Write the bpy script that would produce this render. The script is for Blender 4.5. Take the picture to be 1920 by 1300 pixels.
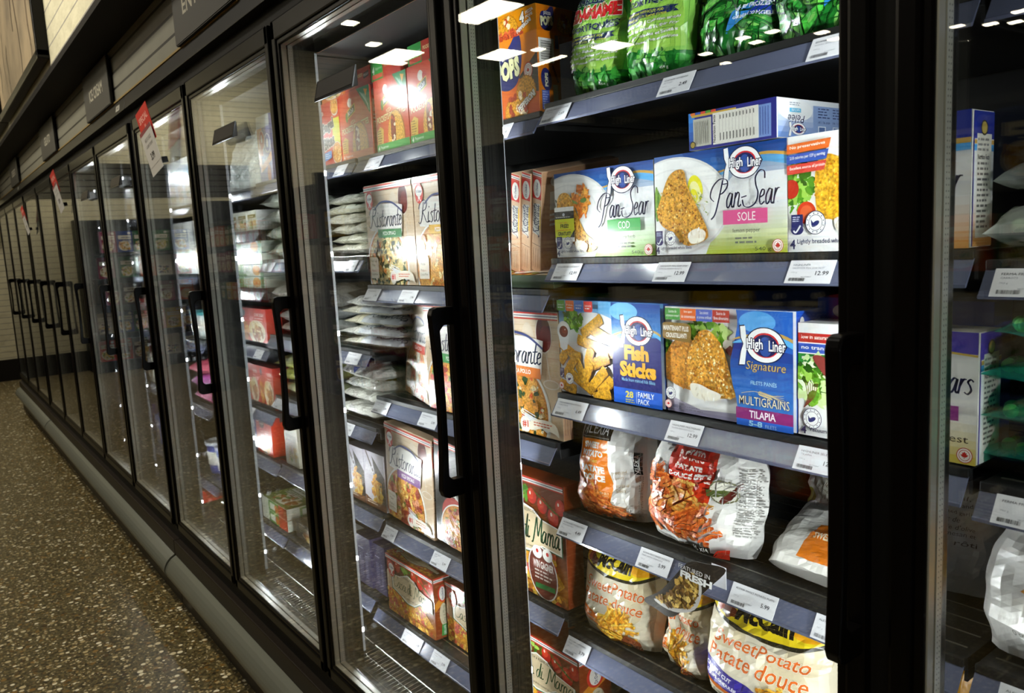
import bpy, bmesh, math, random
from mathutils import Vector, Matrix, noise
rad = math.radians
scene = bpy.context.scene
COL = scene.collection
for o in list(bpy.data.objects):
    bpy.data.objects.remove(o)

# ---------------------------------------------------------------- camera, world, exposure
def make_camera():
    f, yaw, pit, rol = 1478.346, 0.929931, -0.133671, -0.053451
    cy, sy = math.cos(yaw), math.sin(yaw)
    fwd = Vector((-sy*math.cos(pit), cy*math.cos(pit), math.sin(pit)))
    right = Vector((cy, sy, 0)); up = right.cross(fwd)
    c, s = math.cos(rol), math.sin(rol)
    r2 = c*right + s*up; u2 = -s*right + c*up
    m = Matrix(((r2.x, u2.x, -fwd.x, 1.16434), (r2.y, u2.y, -fwd.y, -0.75345), (r2.z, u2.z, -fwd.z, 1.47529), (0, 0, 0, 1)))
    cd = bpy.data.cameras.new('camera'); ob = bpy.data.objects.new('camera', cd)
    COL.objects.link(ob); ob.matrix_world = m
    cd.sensor_width = 36.0; cd.lens = f/1920*36.0; cd.clip_start = 0.02; cd.clip_end = 100
    cd.dof.use_dof = True; cd.dof.focus_distance = 1.45; cd.dof.aperture_fstop = 10.0
    scene.camera = ob
make_camera()
scene.view_settings.view_transform = 'Standard'
scene.view_settings.look = 'None'
scene.view_settings.gamma = 1.0
scene.view_settings.exposure = 0.0
scene.view_settings.use_curve_mapping = False
cy_ = scene.cycles
cy_.use_denoising = True
cy_.max_bounces = 10; cy_.diffuse_bounces = 3; cy_.glossy_bounces = 4; cy_.transmission_bounces = 4
cy_.transparent_max_bounces = 40
cy_.sample_clamp_indirect = 4.0
cy_.caustics_reflective = False; cy_.caustics_refractive = False
w = bpy.data.worlds.new('world'); scene.world = w; w.use_nodes = True
w.node_tree.nodes['Background'].inputs[0].default_value = (0.9, 0.95, 1.0, 1)
w.node_tree.nodes['Background'].inputs[1].default_value = 0.004

LED_POWER = 0.56
LAMP_STRENGTH = 26.0
AISLE_POWER = 20.0

def area_light(name, loc, direction, power, size, size_y=None, color=(1, 1, 1), spread=180, shape=None):
    ld = bpy.data.lights.new(name, 'AREA'); ld.energy = power; ld.color = color
    ld.shape = shape or ('RECTANGLE' if size_y else 'DISK'); ld.size = size
    if size_y: ld.size_y = size_y
    ld.spread = rad(spread)
    ob = bpy.data.objects.new(name, ld); COL.objects.link(ob); ob.location = loc
    ob.rotation_euler = Vector(direction).to_track_quat('-Z', 'Y').to_euler()
    return ob
# fill lights added over the walkway, above the frame, to brighten the aisle
for x in (1.5, -2.2, -6.2, -9.6):
    area_light('aisle_fill_light', (x, -0.95, 3.9), (0, 0.22, -1), AISLE_POWER, 0.9, 0.25, (1.0, 0.91, 0.72), 110)
area_light('wall_fill_light', (-3.4, -2.0, 3.6), (0, 1, -0.4), 34, 5.0, 0.3, (1.0, 0.94, 0.80), 120)  # added strip of fill light for the brick and slat boards, no fixture
area_light('end_wall_light', (-9.9, -2.6, 3.6), (-1, 0, -0.5), 15, 2.0, 0.2, (1.0, 0.92, 0.74), 150)

# ---------------------------------------------------------------- materials
def lin(v):
    v /= 255.0
    return v/12.92 if v <= 0.04045 else ((v+0.055)/1.055)**2.4
_cc = {}
def C(h):
    if isinstance(h, str):
        if h not in _cc:
            s = h.lstrip('#'); _cc[h] = tuple(lin(int(s[i:i+2], 16)) for i in (0, 2, 4))
        return _cc[h]
    return h
_mats = {}
def mat(name, color='#808080', rough=0.5, metal=0.0, spec=0.5, attr=False, mod=None, bump=None, coat=0.0, emit=None, alpha=None):
    if name in _mats: return _mats[name]
    m = bpy.data.materials.new(name); m.use_nodes = True; _mats[name] = m
    nt = m.node_tree; N = nt.nodes; L = nt.links; p = N['Principled BSDF']
    p.inputs['Roughness'].default_value = rough; p.inputs['Metallic'].default_value = metal
    p.inputs['Specular IOR Level'].default_value = spec
    p.inputs['Coat Weight'].default_value = coat
    p.inputs['Base Color'].default_value = (*C(color), 1)
    src = None
    tc = N.new('ShaderNodeTexCoord')
    if attr:
        a = N.new('ShaderNodeAttribute'); a.attribute_name = 'ink'; src = a.outputs['Color']
    if mod:                               # (scale, low, high, detail): fine mottling of the colour
        n = N.new('ShaderNodeTexNoise'); n.inputs['Scale'].default_value = mod[0]; n.inputs['Detail'].default_value = mod[3]
        L.new(tc.outputs['Object'], n.inputs['Vector'])
        r = N.new('ShaderNodeMapRange'); r.inputs[1].default_value = 0.36; r.inputs[2].default_value = 0.64
        r.inputs[3].default_value = mod[1]; r.inputs[4].default_value = mod[2]
        L.new(n.outputs['Fac'], r.inputs[0])
        mx = N.new('ShaderNodeMix'); mx.data_type = 'RGBA'; mx.blend_type = 'MULTIPLY'; mx.inputs[0].default_value = 1
        mx.clamp_result = False
        if src: L.new(src, mx.inputs[6])
        else: mx.inputs[6].default_value = (*C(color), 1)
        L.new(r.outputs[0], mx.inputs[7]); src = mx.outputs[2]
    if src: L.new(src, p.inputs['Base Color'])
    if bump:                              # (scale, strength, distance)
        n = N.new('ShaderNodeTexNoise'); n.inputs['Scale'].default_value = bump[0]; n.inputs['Detail'].default_value = 3
        n.inputs['Distortion'].default_value = 1.2
        L.new(tc.outputs['Object'], n.inputs['Vector'])
        b = N.new('ShaderNodeBump'); b.inputs['Strength'].default_value = bump[1]; b.inputs['Distance'].default_value = bump[2]
        L.new(n.outputs['Fac'], b.inputs['Height']); L.new(b.outputs[0], p.inputs['Normal'])
    if emit:
        p.inputs['Emission Color'].default_value = (*C(emit[0]), 1); p.inputs['Emission Strength'].default_value = emit[1]
    return m

CARD = mat('printed_card', attr=True, rough=0.30, spec=0.45)
FOOD = mat('printed_food_photo', attr=True, rough=0.30, spec=0.45, mod=(230, 0.60, 1.45, 4))
FOODF = mat('printed_food_on_film', attr=True, rough=0.27, spec=0.5, mod=(160, 0.62, 1.4, 4), bump=(22, 0.35, 0.005))
FILM = mat('printed_film', attr=True, rough=0.27, spec=0.5, bump=(22, 0.35, 0.005))
CRINKLE = mat('crinkled_film', attr=True, rough=0.16, spec=0.7, mod=(34, 0.86, 1.12, 3), bump=(38, 0.9, 0.012))
TAGM = mat('tag_card', attr=True, rough=0.55, spec=0.25)
BLACK = mat('black_frame', '#060505', 0.28, 0, 0.2)
BLACKM = mat('black_matt', '#080807', 0.6, 0, 0.3)
GLOSSB = mat('black_fascia', '#16130f', 0.36, 0, 0.4)
KICK = mat('brown_kick_panel', '#1f1811', 0.42, 0, 0.4, mod=(90, 0.9, 1.1, 2))
BUMP = mat('grey_vinyl_bumper', '#6c6f66', 0.36, 0, 0.5)
SPACER = mat('aluminium_spacer', '#d9d9cf', 0.34, 0.25)
SHELF = mat('dark_shelf', '#1b1c1d', 0.38, 0.2, 0.5)
RAILM = mat('bluish_grey_price_rail', '#5c6178', 0.20, 0.0, 0.55, coat=0.3)
WIRE = mat('chrome_wire', '#b9b7ad', 0.25, 0.9)
INNER = mat('dark_liner', '#0b0a0a', 0.5, 0, 0.3)
LEDSTRIP = mat('clear_light_cover', '#dfe4ea', 0.18, 0, 0.6)
LEDDOT = mat('led_dot', '#ffffff', 0.3, emit=('#f4f6ff', 110.0))
STEEL = mat('brushed_metal', '#8f8f8c', 0.3, 0.8)

def glass_material():
    m = bpy.data.materials.new('door_glass'); m.use_nodes = True; nt = m.node_tree; N = nt.nodes; L = nt.links
    N.remove(N['Principled BSDF'])
    t = N.new('ShaderNodeBsdfTransparent'); t.inputs[0].default_value = (0.985, 0.992, 0.985, 1)
    g = N.new('ShaderNodeBsdfGlossy'); g.inputs['Roughness'].default_value = 0.0
    # reflectance of one glass surface: 4 % face on, rising towards grazing
    ge = N.new('ShaderNodeNewGeometry'); dt = N.new('ShaderNodeVectorMath'); dt.operation = 'DOT_PRODUCT'
    L.new(ge.outputs['Normal'], dt.inputs[0]); L.new(ge.outputs['Incoming'], dt.inputs[1])
    def mth(op, a, b_=None):
        n = N.new('ShaderNodeMath'); n.operation = op
        for i, q in enumerate((a, b_)):
            if q is None: continue
            if isinstance(q, (int, float)): n.inputs[i].default_value = q
            else: L.new(q, n.inputs[i])
        return n.outputs[0]
    f5 = mth('POWER', mth('SUBTRACT', 1.0, mth('ABSOLUTE', dt.outputs['Value'])), 5.0)
    fr = mth('ADD', mth('MULTIPLY', f5, 0.96), 0.036)
    mx = N.new('ShaderNodeMixShader')
    L.new(fr, mx.inputs[0]); L.new(t.outputs[0], mx.inputs[1]); L.new(g.outputs[0], mx.inputs[2])
    L.new(mx.outputs[0], N['Material Output'].inputs['Surface'])
    return m
GLASS = glass_material()

def terrazzo():
    m = bpy.data.materials.new('terrazzo'); m.use_nodes = True; nt = m.node_tree; N = nt.nodes; L = nt.links; p = N['Principled BSDF']
    tc = N.new('ShaderNodeTexCoord')
    col = None
    def ramp(stops, interp='LINEAR'):
        r = N.new('ShaderNodeValToRGB'); r.color_ramp.interpolation = interp
        e = r.color_ramp.elements
        while len(e) < len(stops): e.new(0.5)
        for k, (pos, c) in enumerate(stops): e[k].position = pos; e[k].color = (*C(c), 1)
        return r
    nz = N.new('ShaderNodeTexNoise'); nz.inputs['Scale'].default_value = 60; nz.inputs['Detail'].default_value = 4
    L.new(tc.outputs['Object'], nz.inputs['Vector'])
    base = ramp([(0.35, '#383120'), (0.5, '#574e34'), (0.66, '#7a6e4a')]); L.new(nz.outputs['Fac'], base.inputs[0]); col = base.outputs[0]
    for sc, lo, hi, cols in ((95, 0.18, 0.24, [(0.0, '#241e14'), (0.35, '#6f5a34'), (0.6, '#958254'), (0.8, '#c9ba92')]),
                             (40, 0.15, 0.19, [(0.0, '#3b2f1e'), (0.45, '#8a6a35'), (0.62, '#c4b285'), (0.82, '#efe6c9')])):
        v = N.new('ShaderNodeTexVoronoi'); v.inputs['Scale'].default_value = sc; v.inputs['Randomness'].default_value = 1
        L.new(tc.outputs['Object'], v.inputs['Vector'])
        dm = N.new('ShaderNodeMapRange'); dm.inputs[1].default_value = hi/0.5; dm.inputs[2].default_value = lo/0.5
        sep = N.new('ShaderNodeSeparateColor'); L.new(v.outputs['Color'], sep.inputs[0])
        sz = N.new('ShaderNodeMath'); sz.operation = 'DIVIDE'; L.new(v.outputs['Distance'], sz.inputs[0])
        ad = N.new('ShaderNodeMath'); ad.operation = 'MULTIPLY_ADD'; ad.inputs[1].default_value = 1.0; ad.inputs[2].default_value = 0.3
        L.new(sep.outputs[1], ad.inputs[0]); L.new(ad.outputs[0], sz.inputs[1]); L.new(sz.outputs[0], dm.inputs[0])
        cr = ramp(cols); L.new(sep.outputs[0], cr.inputs[0])
        mx = N.new('ShaderNodeMix'); mx.data_type = 'RGBA'; L.new(dm.outputs[0], mx.inputs[0]); L.new(col, mx.inputs[6]); L.new(cr.outputs[0], mx.inputs[7])
        col = mx.outputs[2]
    L.new(col, p.inputs['Base Color']); p.inputs['Roughness'].default_value = 0.28; p.inputs['Specular IOR Level'].default_value = 0.45
    return m

def stripe_wall(name, face, groove, pitch, gap, rough=0.5, brick=0):
    m = bpy.data.materials.new(name); m.use_nodes = True; nt = m.node_tree; N = nt.nodes; L = nt.links; p = N['Principled BSDF']
    tc = N.new('ShaderNodeTexCoord')
    sx = N.new('ShaderNodeSeparateXYZ'); L.new(tc.outputs['Object'], sx.inputs[0])
    md = N.new('ShaderNodeMath'); md.operation = 'FRACT'
    dv = N.new('ShaderNodeMath'); dv.operation = 'DIVIDE'; dv.inputs[1].default_value = pitch
    L.new(sx.outputs['Z'], dv.inputs[0]); L.new(dv.outputs[0], md.inputs[0])
    wob = N.new('ShaderNodeTexNoise'); wob.inputs['Scale'].default_value = 9; wob.inputs['Detail'].default_value = 5
    L.new(tc.outputs['Object'], wob.inputs['Vector'])
    lt = N.new('ShaderNodeMath'); lt.operation = 'LESS_THAN'; lt.inputs[1].default_value = gap/pitch
    L.new(md.outputs[0], lt.inputs[0])
    mr = N.new('ShaderNodeMapRange'); mr.inputs[3].default_value = 0.86; mr.inputs[4].default_value = 1.1; L.new(wob.outputs['Fac'], mr.inputs[0])
    vm = N.new('ShaderNodeMix'); vm.data_type = 'RGBA'; vm.blend_type = 'MULTIPLY'; vm.inputs[0].default_value = 1
    vm.inputs[6].default_value = (*C(face), 1); L.new(mr.outputs[0], vm.inputs[7])
    mx = N.new('ShaderNodeMix'); mx.data_type = 'RGBA'; L.new(lt.outputs[0], mx.inputs[0]); L.new(vm.outputs[2], mx.inputs[6]); mx.inputs[7].default_value = (*C(groove), 1)
    L.new(mx.outputs[2], p.inputs['Base Color']); p.inputs['Roughness'].default_value = rough
    if brick:
        b = N.new('ShaderNodeBump'); b.inputs['Strength'].default_value = 0.6; b.inputs['Distance'].default_value = 0.02
        L.new(wob.outputs['Fac'], b.inputs['Height']); L.new(b.outputs[0], p.inputs['Normal'])
    return m

# ---------------------------------------------------------------- mesh builder
class MB:
    def __init__(s): s.V = []; s.F = []; s.MI = []; s.CO = []; s.mats = []; s.SM = []
    def mi(s, m):
        if m not in s.mats: s.mats.append(m)
        return s.mats.index(m)
    def face(s, pts, m, c=(0.5, 0.5, 0.5), smooth=False):
        b = len(s.V); s.V.extend([tuple(p) for p in pts]); s.F.append(tuple(range(b, b+len(pts))))
        s.MI.append(s.mi(m)); s.CO.append(C(c)); s.SM.append(smooth)
    def mesh(s, verts, faces, m, c=(0.5, 0.5, 0.5), smooth=False):
        b = len(s.V); s.V.extend([tuple(p) for p in verts]); k = s.mi(m); c = C(c)
        for f in faces:
            s.F.append(tuple(b+i for i in f)); s.MI.append(k); s.CO.append(c); s.SM.append(smooth)
    def box(s, x0, x1, y0, y1, z0, z1, m, c=(0.5, 0.5, 0.5), b=0.0):
        if b <= 0:
            v = [(x, y, z) for x in (x0, x1) for y in (y0, y1) for z in (z0, z1)]
            s.mesh(v, [(0, 1, 3, 2), (4, 6, 7, 5), (0, 4, 5, 1), (2, 3, 7, 6), (0, 2, 6, 4), (1, 5, 7, 3)], m, c); return
        bm = bmesh.new(); bmesh.ops.create_cube(bm, size=1)
        for v in bm.verts:
            v.co = ((x0+x1)/2+v.co.x*(x1-x0), (y0+y1)/2+v.co.y*(y1-y0), (z0+z1)/2+v.co.z*(z1-z0))
        bmesh.ops.bevel(bm, geom=bm.edges[:], offset=b, segments=2, affect='EDGES', profile=0.6)
        s.bm(bm, m, c)
    def bm(s, bm, m, c=(0.5, 0.5, 0.5), smooth=False):
        bm.verts.index_update()
        s.mesh([v.co[:] for v in bm.verts], [[v.index for v in f.verts] for f in bm.faces], m, c, smooth); bm.free()
    def prism(s, prof, axis, a0, a1, m, c=(0.5, 0.5, 0.5), bev=0.0, smooth=False):
        """closed 2-D profile swept along an axis; profile coordinates are the two other axes in order"""
        def P(p, a):
            return {'x': (a, p[0], p[1]), 'y': (p[0], a, p[1]), 'z': (p[0], p[1], a)}[axis]
        n = len(prof); v = [P(p, a0) for p in prof]+[P(p, a1) for p in prof]
        f = [tuple(range(n)), tuple(range(2*n-1, n-1, -1))]+[(i, i+n, (i+1) % n+n, (i+1) % n) for i in range(n)]
        if bev:
            bm = bmesh.new(); vs = [bm.verts.new(q) for q in v]
            for q in f: bm.faces.new([vs[i] for i in q])
            bmesh.ops.recalc_face_normals(bm, faces=bm.faces[:])
            bmesh.ops.bevel(bm, geom=bm.edges[:], offset=bev, segments=2, affect='EDGES', profile=0.6)
            s.bm(bm, m, c, smooth); return
        s.mesh(v, f, m, c, smooth)
    def tube(s, pts, r, m, c=(0.5, 0.5, 0.5), n=6):
        pts = [Vector(p) for p in pts]; vs = []
        for i, p in enumerate(pts):
            d = (pts[min(i+1, len(pts)-1)]-pts[max(i-1, 0)]).normalized()
            u = d.orthogonal().normalized() if i == 0 else (u-d*u.dot(d)).normalized()
            w_ = d.cross(u)
            for k in range(n):
                a = 2*math.pi*k/n; vs.append(p+(u*math.cos(a)+w_*math.sin(a))*r)
        f = [(i*n+k, i*n+(k+1) % n, (i+1)*n+(k+1) % n, (i+1)*n+k) for i in range(len(pts)-1) for k in range(n)]
        f += [tuple(range(n-1, -1, -1)), tuple(range((len(pts)-1)*n, len(pts)*n))]
        s.mesh(vs, f, m, c, True)
    def lathe(s, prof, m, c=(0.5, 0.5, 0.5), n=24, smooth=True, at=(0, 0, 0)):
        vs = [(at[0]+r*math.cos(2*math.pi*k/n), at[1]+r*math.sin(2*math.pi*k/n), at[2]+z) for r, z in prof for k in range(n)]
        f = [(i*n+k, i*n+(k+1) % n, (i+1)*n+(k+1) % n, (i+1)*n+k) for i in range(len(prof)-1) for k in range(n)]
        s.mesh(vs, f, m, c, smooth)
    def build(s, name, parent=None, loc=None, rot=None):
        me = bpy.data.meshes.new(name); me.from_pydata(s.V, [], s.F)
        for m in s.mats: me.materials.append(m)
        me.polygons.foreach_set('material_index', s.MI)
        me.polygons.foreach_set('use_smooth', s.SM)
        at = me.attributes.new('ink', 'FLOAT_COLOR', 'FACE')
        at.data.foreach_set('color', [x for c in s.CO for x in (c[0], c[1], c[2], 1.0)])
        me.update()
        ob = bpy.data.objects.new(name, me); COL.objects.link(ob)
        if parent: ob.parent = parent
        if loc: ob.location = loc
        if rot: ob.rotation_euler = rot
        return ob

def tag(o, label=None, cat=None, group=None, kind=None):
    if label: o['label'] = label
    if cat: o['category'] = cat
    if group: o['group'] = group
    if kind: o['kind'] = kind
    return o
def empty(name, loc=(0, 0, 0), rotz=0):
    o = bpy.data.objects.new(name, None); COL.objects.link(o); o.location = loc; o.rotation_euler = (0, 0, rotz)
    o.empty_display_size = 0.05
    return o
def copy_tree(o, parent=None):
    c = o.copy(); COL.objects.link(c)
    if parent: c.parent = parent; c.matrix_parent_inverse = o.matrix_parent_inverse.copy()
    for ch in list(o.children): copy_tree(ch, c)
    return c
# ---------------------------------------------------------------- flat print artwork
def clip(poly, x0, y0, x1, y1):
    for ax, lim, sg in ((0, x0, 1), (0, x1, -1), (1, y0, 1), (1, y1, -1)):
        if not poly: return poly
        out = []; n = len(poly)
        for i in range(n):
            a, b = poly[i-1], poly[i]
            da, db = (a[ax]-lim)*sg, (b[ax]-lim)*sg
            if (da >= 0) != (db >= 0):
                t = da/(da-db); out.append((a[0]+(b[0]-a[0])*t, a[1]+(b[1]-a[1])*t))
            if db >= 0: out.append(b)
        poly = out
    return poly
_tx = {}
def text_mesh(s, bold=0.0):
    k = (s, bold)
    if k not in _tx:
        cu = bpy.data.curves.new('t', 'FONT'); cu.body = s; cu.size = 1.0; cu.resolution_u = 2; cu.offset = bold
        cu.fill_mode = 'FRONT'
        ob = bpy.data.objects.new('t', cu); me = ob.to_mesh()
        v = [(p.co.x, p.co.y) for p in me.vertices]; f = [tuple(q.vertices) for q in me.polygons]
        ob.to_mesh_clear(); bpy.data.objects.remove(ob); bpy.data.curves.remove(cu)
        _tx[k] = (v, f)
    return _tx[k]
def catmull(pts, n=7, closed=False):
    out = []; m = len(pts)
    g = (lambda i: pts[i % m]) if closed else (lambda i: pts[min(max(i, 0), m-1)])
    for i in range(m if closed else m-1):
        p0, p1, p2, p3 = g(i-1), g(i), g(i+1), g(i+2)
        for k in range(n):
            t = k/n
            out.append(tuple(0.5*(2*p1[d]+(p2[d]-p0[d])*t+(2*p0[d]-5*p1[d]+4*p2[d]-p3[d])*t*t+(3*p1[d]-p0[d]-3*p2[d]+p3[d])*t**3) for d in (0, 1)))
    if not closed: out.append(tuple(pts[-1]))
    return out
PEN = {  # hand-lettered strokes: advance, strokes
 'R': (1.15, [[(.42, 1.95), (.3, 1.2), (.12, .3), (-.15, -.05), (-.4, .1)], [(-.35, 1.35), (-.1, 1.95), (.5, 2.15), (.95, 1.85), (.75, 1.3), (.3, 1.08), (.6, .6), (.95, .05), (1.3, .12)]]),
 'P': (1.0, [[(.55, 1.95), (.35, .9), (.05, -.3), (-.3, -.7)], [(-.15, .55), (-.5, .9), (-.35, 1.55), (.25, 2.05), (.9, 1.95), (1.0, 1.5), (.65, 1.1), (.3, 1.0)]]),
 'S': (1.05, [[(1.4, 1.75), (1.32, 2.2), (.95, 2.3), (.62, 1.9), (.70, 1.35), (.92, .8), (.78, .2), (.3, -.08), (-.2, .02), (-.38, .45)]]),
 'C': (.95, [[(.95, 1.55), (.85, 1.95), (.5, 2.05), (.12, 1.5), (.02, .7), (.3, .05), (.75, .12), (.95, .4)]]),
 'M': (1.18, [[(-.15, -.2), (.05, -.1), (.25, .9), (.42, 1.95), (.55, 1.2), (.68, .45), (.9, 1.3), (1.1, 1.95), (1.08, .9), (1.1, .1), (1.3, .05)]]),
 'i': (.36, [[(.1, 1), (.03, .4), (.1, .03), (.33, .15)], [(.17, 1.42), (.2, 1.5)]]),
 's': (.5, [[(.48, .86), (.3, 1.0), (.12, .82), (.3, .55), (.4, .25), (.2, 0), (-.03, .12)]]),
 't': (.45, [[(.32, 1.7), (.14, .5), (.2, .03), (.45, .18)], [(-.05, 1.02), (.5, 1.08)]]),
 'o': (.6, [[(.32, 1), (.08, .75), (.03, .3), (.22, 0), (.46, .25), (.5, .7), (.32, 1)]]),
 'r': (.46, [[(.12, 1), (.03, 0)], [(.09, .55), (.26, .95), (.46, .98)]]),
 'a': (.66, [[(.5, .9), (.28, 1), (.05, .55), (.12, .03), (.34, .2), (.52, .95), (.48, .25), (.56, .02), (.72, .15)]]),
 'n': (.64, [[(.13, 1), (.03, 0)], [(.09, .6), (.32, 1), (.46, .82), (.4, .25), (.48, .02), (.66, .15)]]),
 'm': (.95, [[(.13, 1), (.03, 0)], [(.09, .6), (.3, 1), (.42, .8), (.36, 0)], [(.42, .6), (.62, 1), (.76, .82), (.7, .25), (.78, .0), (.95, .15)]]),
 'e': (.52, [[(.05, .5), (.36, .66), (.36, .96), (.18, .96), (.03, .5), (.16, .03), (.46, .2)]]),
 'l': (.34, [[(.25, 1.9), (.08, .5), (.12, .02), (.34, .15)]]),
 'd': (.66, [[(.5, .9), (.28, 1), (.05, .55), (.12, .03), (.34, .2), (.62, 1.95), (.5, .3), (.56, .02), (.72, .15)]]),
 '-': (.5, [[(.02, .62), (.45, .7)]]), ' ': (.35, []),
}
class Art:
    def __init__(s, W, H, seed=1): s.W, s.H = W, H; s.it = []; s.r = random.Random(seed); s.fm = FOOD; s.bm = CARD
    def add(s, polys, c, m=None): s.it.append((polys, C(c), m))
    def rect(s, x0, y0, x1, y1, c): s.add([[(x0, y0), (x1, y0), (x1, y1), (x0, y1)]], c)
    def poly(s, p, c, m=None): s.add([p], c, m)
    def curve(s, p, c, m=None, n=5): s.add([catmull(p, n, True)], c, m)
    def ell(s, x, y, rx, ry, c, rot=0, n=28, m=None):
        ca, sa = math.cos(rot), math.sin(rot); pts = []
        for k in range(n):
            a = 2*math.pi*k/n; u, v = rx*math.cos(a), ry*math.sin(a); pts.append((x+u*ca-v*sa, y+u*sa+v*ca))
        s.add([pts], c, m)
    def blob(s, x, y, r, c, irr=0.3, n=9, m=None, sq=1.0, rot=0):
        ca, sa = math.cos(rot), math.sin(rot); pts = []
        for k in range(n):
            a = 2*math.pi*k/n; q = r*(1+s.r.uniform(-irr, irr)); u, v = q*math.cos(a), q*sq*math.sin(a); pts.append((x+u*ca-v*sa, y+u*sa+v*ca))
        s.add([pts], c, m)
    def line(s, pts, w_, c, m=None):
        polys = []
        for a, b in zip(pts[:-1], pts[1:]):
            dx, dy = b[0]-a[0], b[1]-a[1]; l = math.hypot(dx, dy) or 1; nx, ny = -dy/l*w_/2, dx/l*w_/2
            polys.append([(a[0]+nx, a[1]+ny), (a[0]-nx, a[1]-ny), (b[0]-nx, b[1]-ny), (b[0]+nx, b[1]+ny)])
        s.add(polys, c, m)
    def grad(s, poly, c0, c1, n=10, axis=1, m=None):
        c0, c1 = C(c0), C(c1); lo = min(p[axis] for p in poly); hi = max(p[axis] for p in poly)
        lo = max(lo, 0); hi = min(hi, (s.W, s.H)[axis])
        for k in range(n):
            a, b = lo+(hi-lo)*k/n, lo+(hi-lo)*(k+1)/n
            q = clip(poly, -1e3 if axis else a, a if axis else -1e3, 1e3 if axis else b, b if axis else 1e3)
            t = (k+.5)/n
            if len(q) > 2: s.add([q], tuple(c0[i]+(c1[i]-c0[i])*t for i in range(3)), m)
    def text(s, t, x, y, w_, h, c, bold=0.0, shear=0.0, rot=0.0, out=None, ow=0.05):
        """lettering with its box's lower left corner at x, y"""
        v, f = text_mesh(t, bold)
        if not v: return
        x0 = min(p[0] for p in v); x1 = max(p[0] for p in v); y0 = min(p[1] for p in v); y1 = max(p[1] for p in v)
        sx = w_/(x1-x0) if w_ else h/(y1-y0); sy = h/(y1-y0)
        ca, sa = math.cos(rot), math.sin(rot)
        def T(p):
            u = (p[0]-x0)*sx; q = (p[1]-y0)*sy; u += q*shear
            return (x+u*ca-q*sa, y+u*sa+q*ca)
        if out:
            v2, f2 = text_mesh(t, bold+ow); tv = [T(p) for p in v2]; s.add([[tv[i] for i in q] for q in f2], out)
        tv = [T(p) for p in v]; s.add([[tv[i] for i in q] for q in f], c)
    def pen(s, t, x, y, w_, h, c, pen=0.16, shear=0.12, rot=0.0, out=None):
        """hand lettering: h is the height of a capital, w_ the whole word"""
        adv = sum(PEN[k][0] for k in t); sx = w_/adv; sy = h/2.0; ca, sa = math.cos(rot), math.sin(rot); cx = 0; P = []; Q = []
        for ch in t:
            a, strokes = PEN[ch]
            for st in strokes:
                pts = []
                for (u, v) in (catmull(st, 6) if len(st) > 2 else st):
                    u2 = (cx+u)*sx+v*sy*shear; v2 = v*sy; pts.append((x+u2*ca-v2*sa, y+u2*sa+v2*ca))
                for dst, ww in ((P, pen*sy), (Q, pen*sy*2.0)):
                    for p, q in zip(pts[:-1], pts[1:]):
                        dx, dy = q[0]-p[0], q[1]-p[1]; l = math.hypot(dx, dy)
                        if l < 1e-9: continue
                        wd = ww*(0.42+0.75*abs(math.sin(math.atan2(dy, dx)+0.35)))/2+(ww*.25 if dst is Q else 0)
                        nx, ny = -dy/l*wd, dx/l*wd; ex, ey = dx/l*wd*.3, dy/l*wd*.3
                        dst.append([(p[0]+nx-ex, p[1]+ny-ey), (p[0]-nx-ex, p[1]-ny-ey), (q[0]-nx+ex, q[1]-ny+ey), (q[0]+nx+ex, q[1]+ny+ey)])
            cx += a
        if out: s.add(Q, out)
        s.add(P, c)
    def specks(s, poly, n, r, cols, m=None):
        x0 = min(p[0] for p in poly); x1 = max(p[0] for p in poly); y0 = min(p[1] for p in poly); y1 = max(p[1] for p in poly)
        k = t = 0
        while k < n and t < n*8:
            t += 1; x, y = s.r.uniform(x0, x1), s.r.uniform(y0, y1)
            if inside(poly, x, y): s.blob(x, y, r*s.r.uniform(.5, 1.4), s.r.choice(cols), .4, 5, m); k += 1
    def small_print(s, x, y, w_, n, lh, c, ragged=.25):
        """rows of print too small to read in the photo: short bars"""
        P = []
        for k in range(n):
            u = x; yy = y-k*lh; end = x+w_*(1-s.r.uniform(0, ragged))
            while u < end:
                l = s.r.uniform(.6, 2.2)*lh; l = min(l, end-u); P.append([(u, yy), (u+l, yy), (u+l, yy+lh*.45), (u, yy+lh*.45)]); u += l+lh*.35
        s.add(P, c)
    def barcode(s, x, y, w_, h, c='#101010'):
        P = []; u = x
        while u < x+w_:
            l = s.r.choice((.35, .35, .7, 1.0))*w_/34; P.append([(u, y), (u+l, y), (u+l, y+h), (u, y+h)]); u += l+s.r.choice((.5, .9))*w_/34
        s.add(P, c)
    # ---- put the print on a surface
    def flat(s, mb, O, U, V, step=1.3e-5, base=None):
        O, U, V = Vector(O), Vector(U), Vector(V); N = U.cross(V).normalized(); su, sv = U/s.W, V/s.H
        for k, (polys, c, m) in enumerate(s.it):
            off = N*(2e-4+step*k); mm = m or s.bm
            for p in polys:
                if min(q[0] for q in p) < 0 or max(q[0] for q in p) > s.W or min(q[1] for q in p) < 0 or max(q[1] for q in p) > s.H:
                    p = clip(list(p), 0, 0, s.W, s.H)
                if len(p) > 2: mb.face([O+su*q[0]+sv*q[1]+off for q in p], mm, c)
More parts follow.
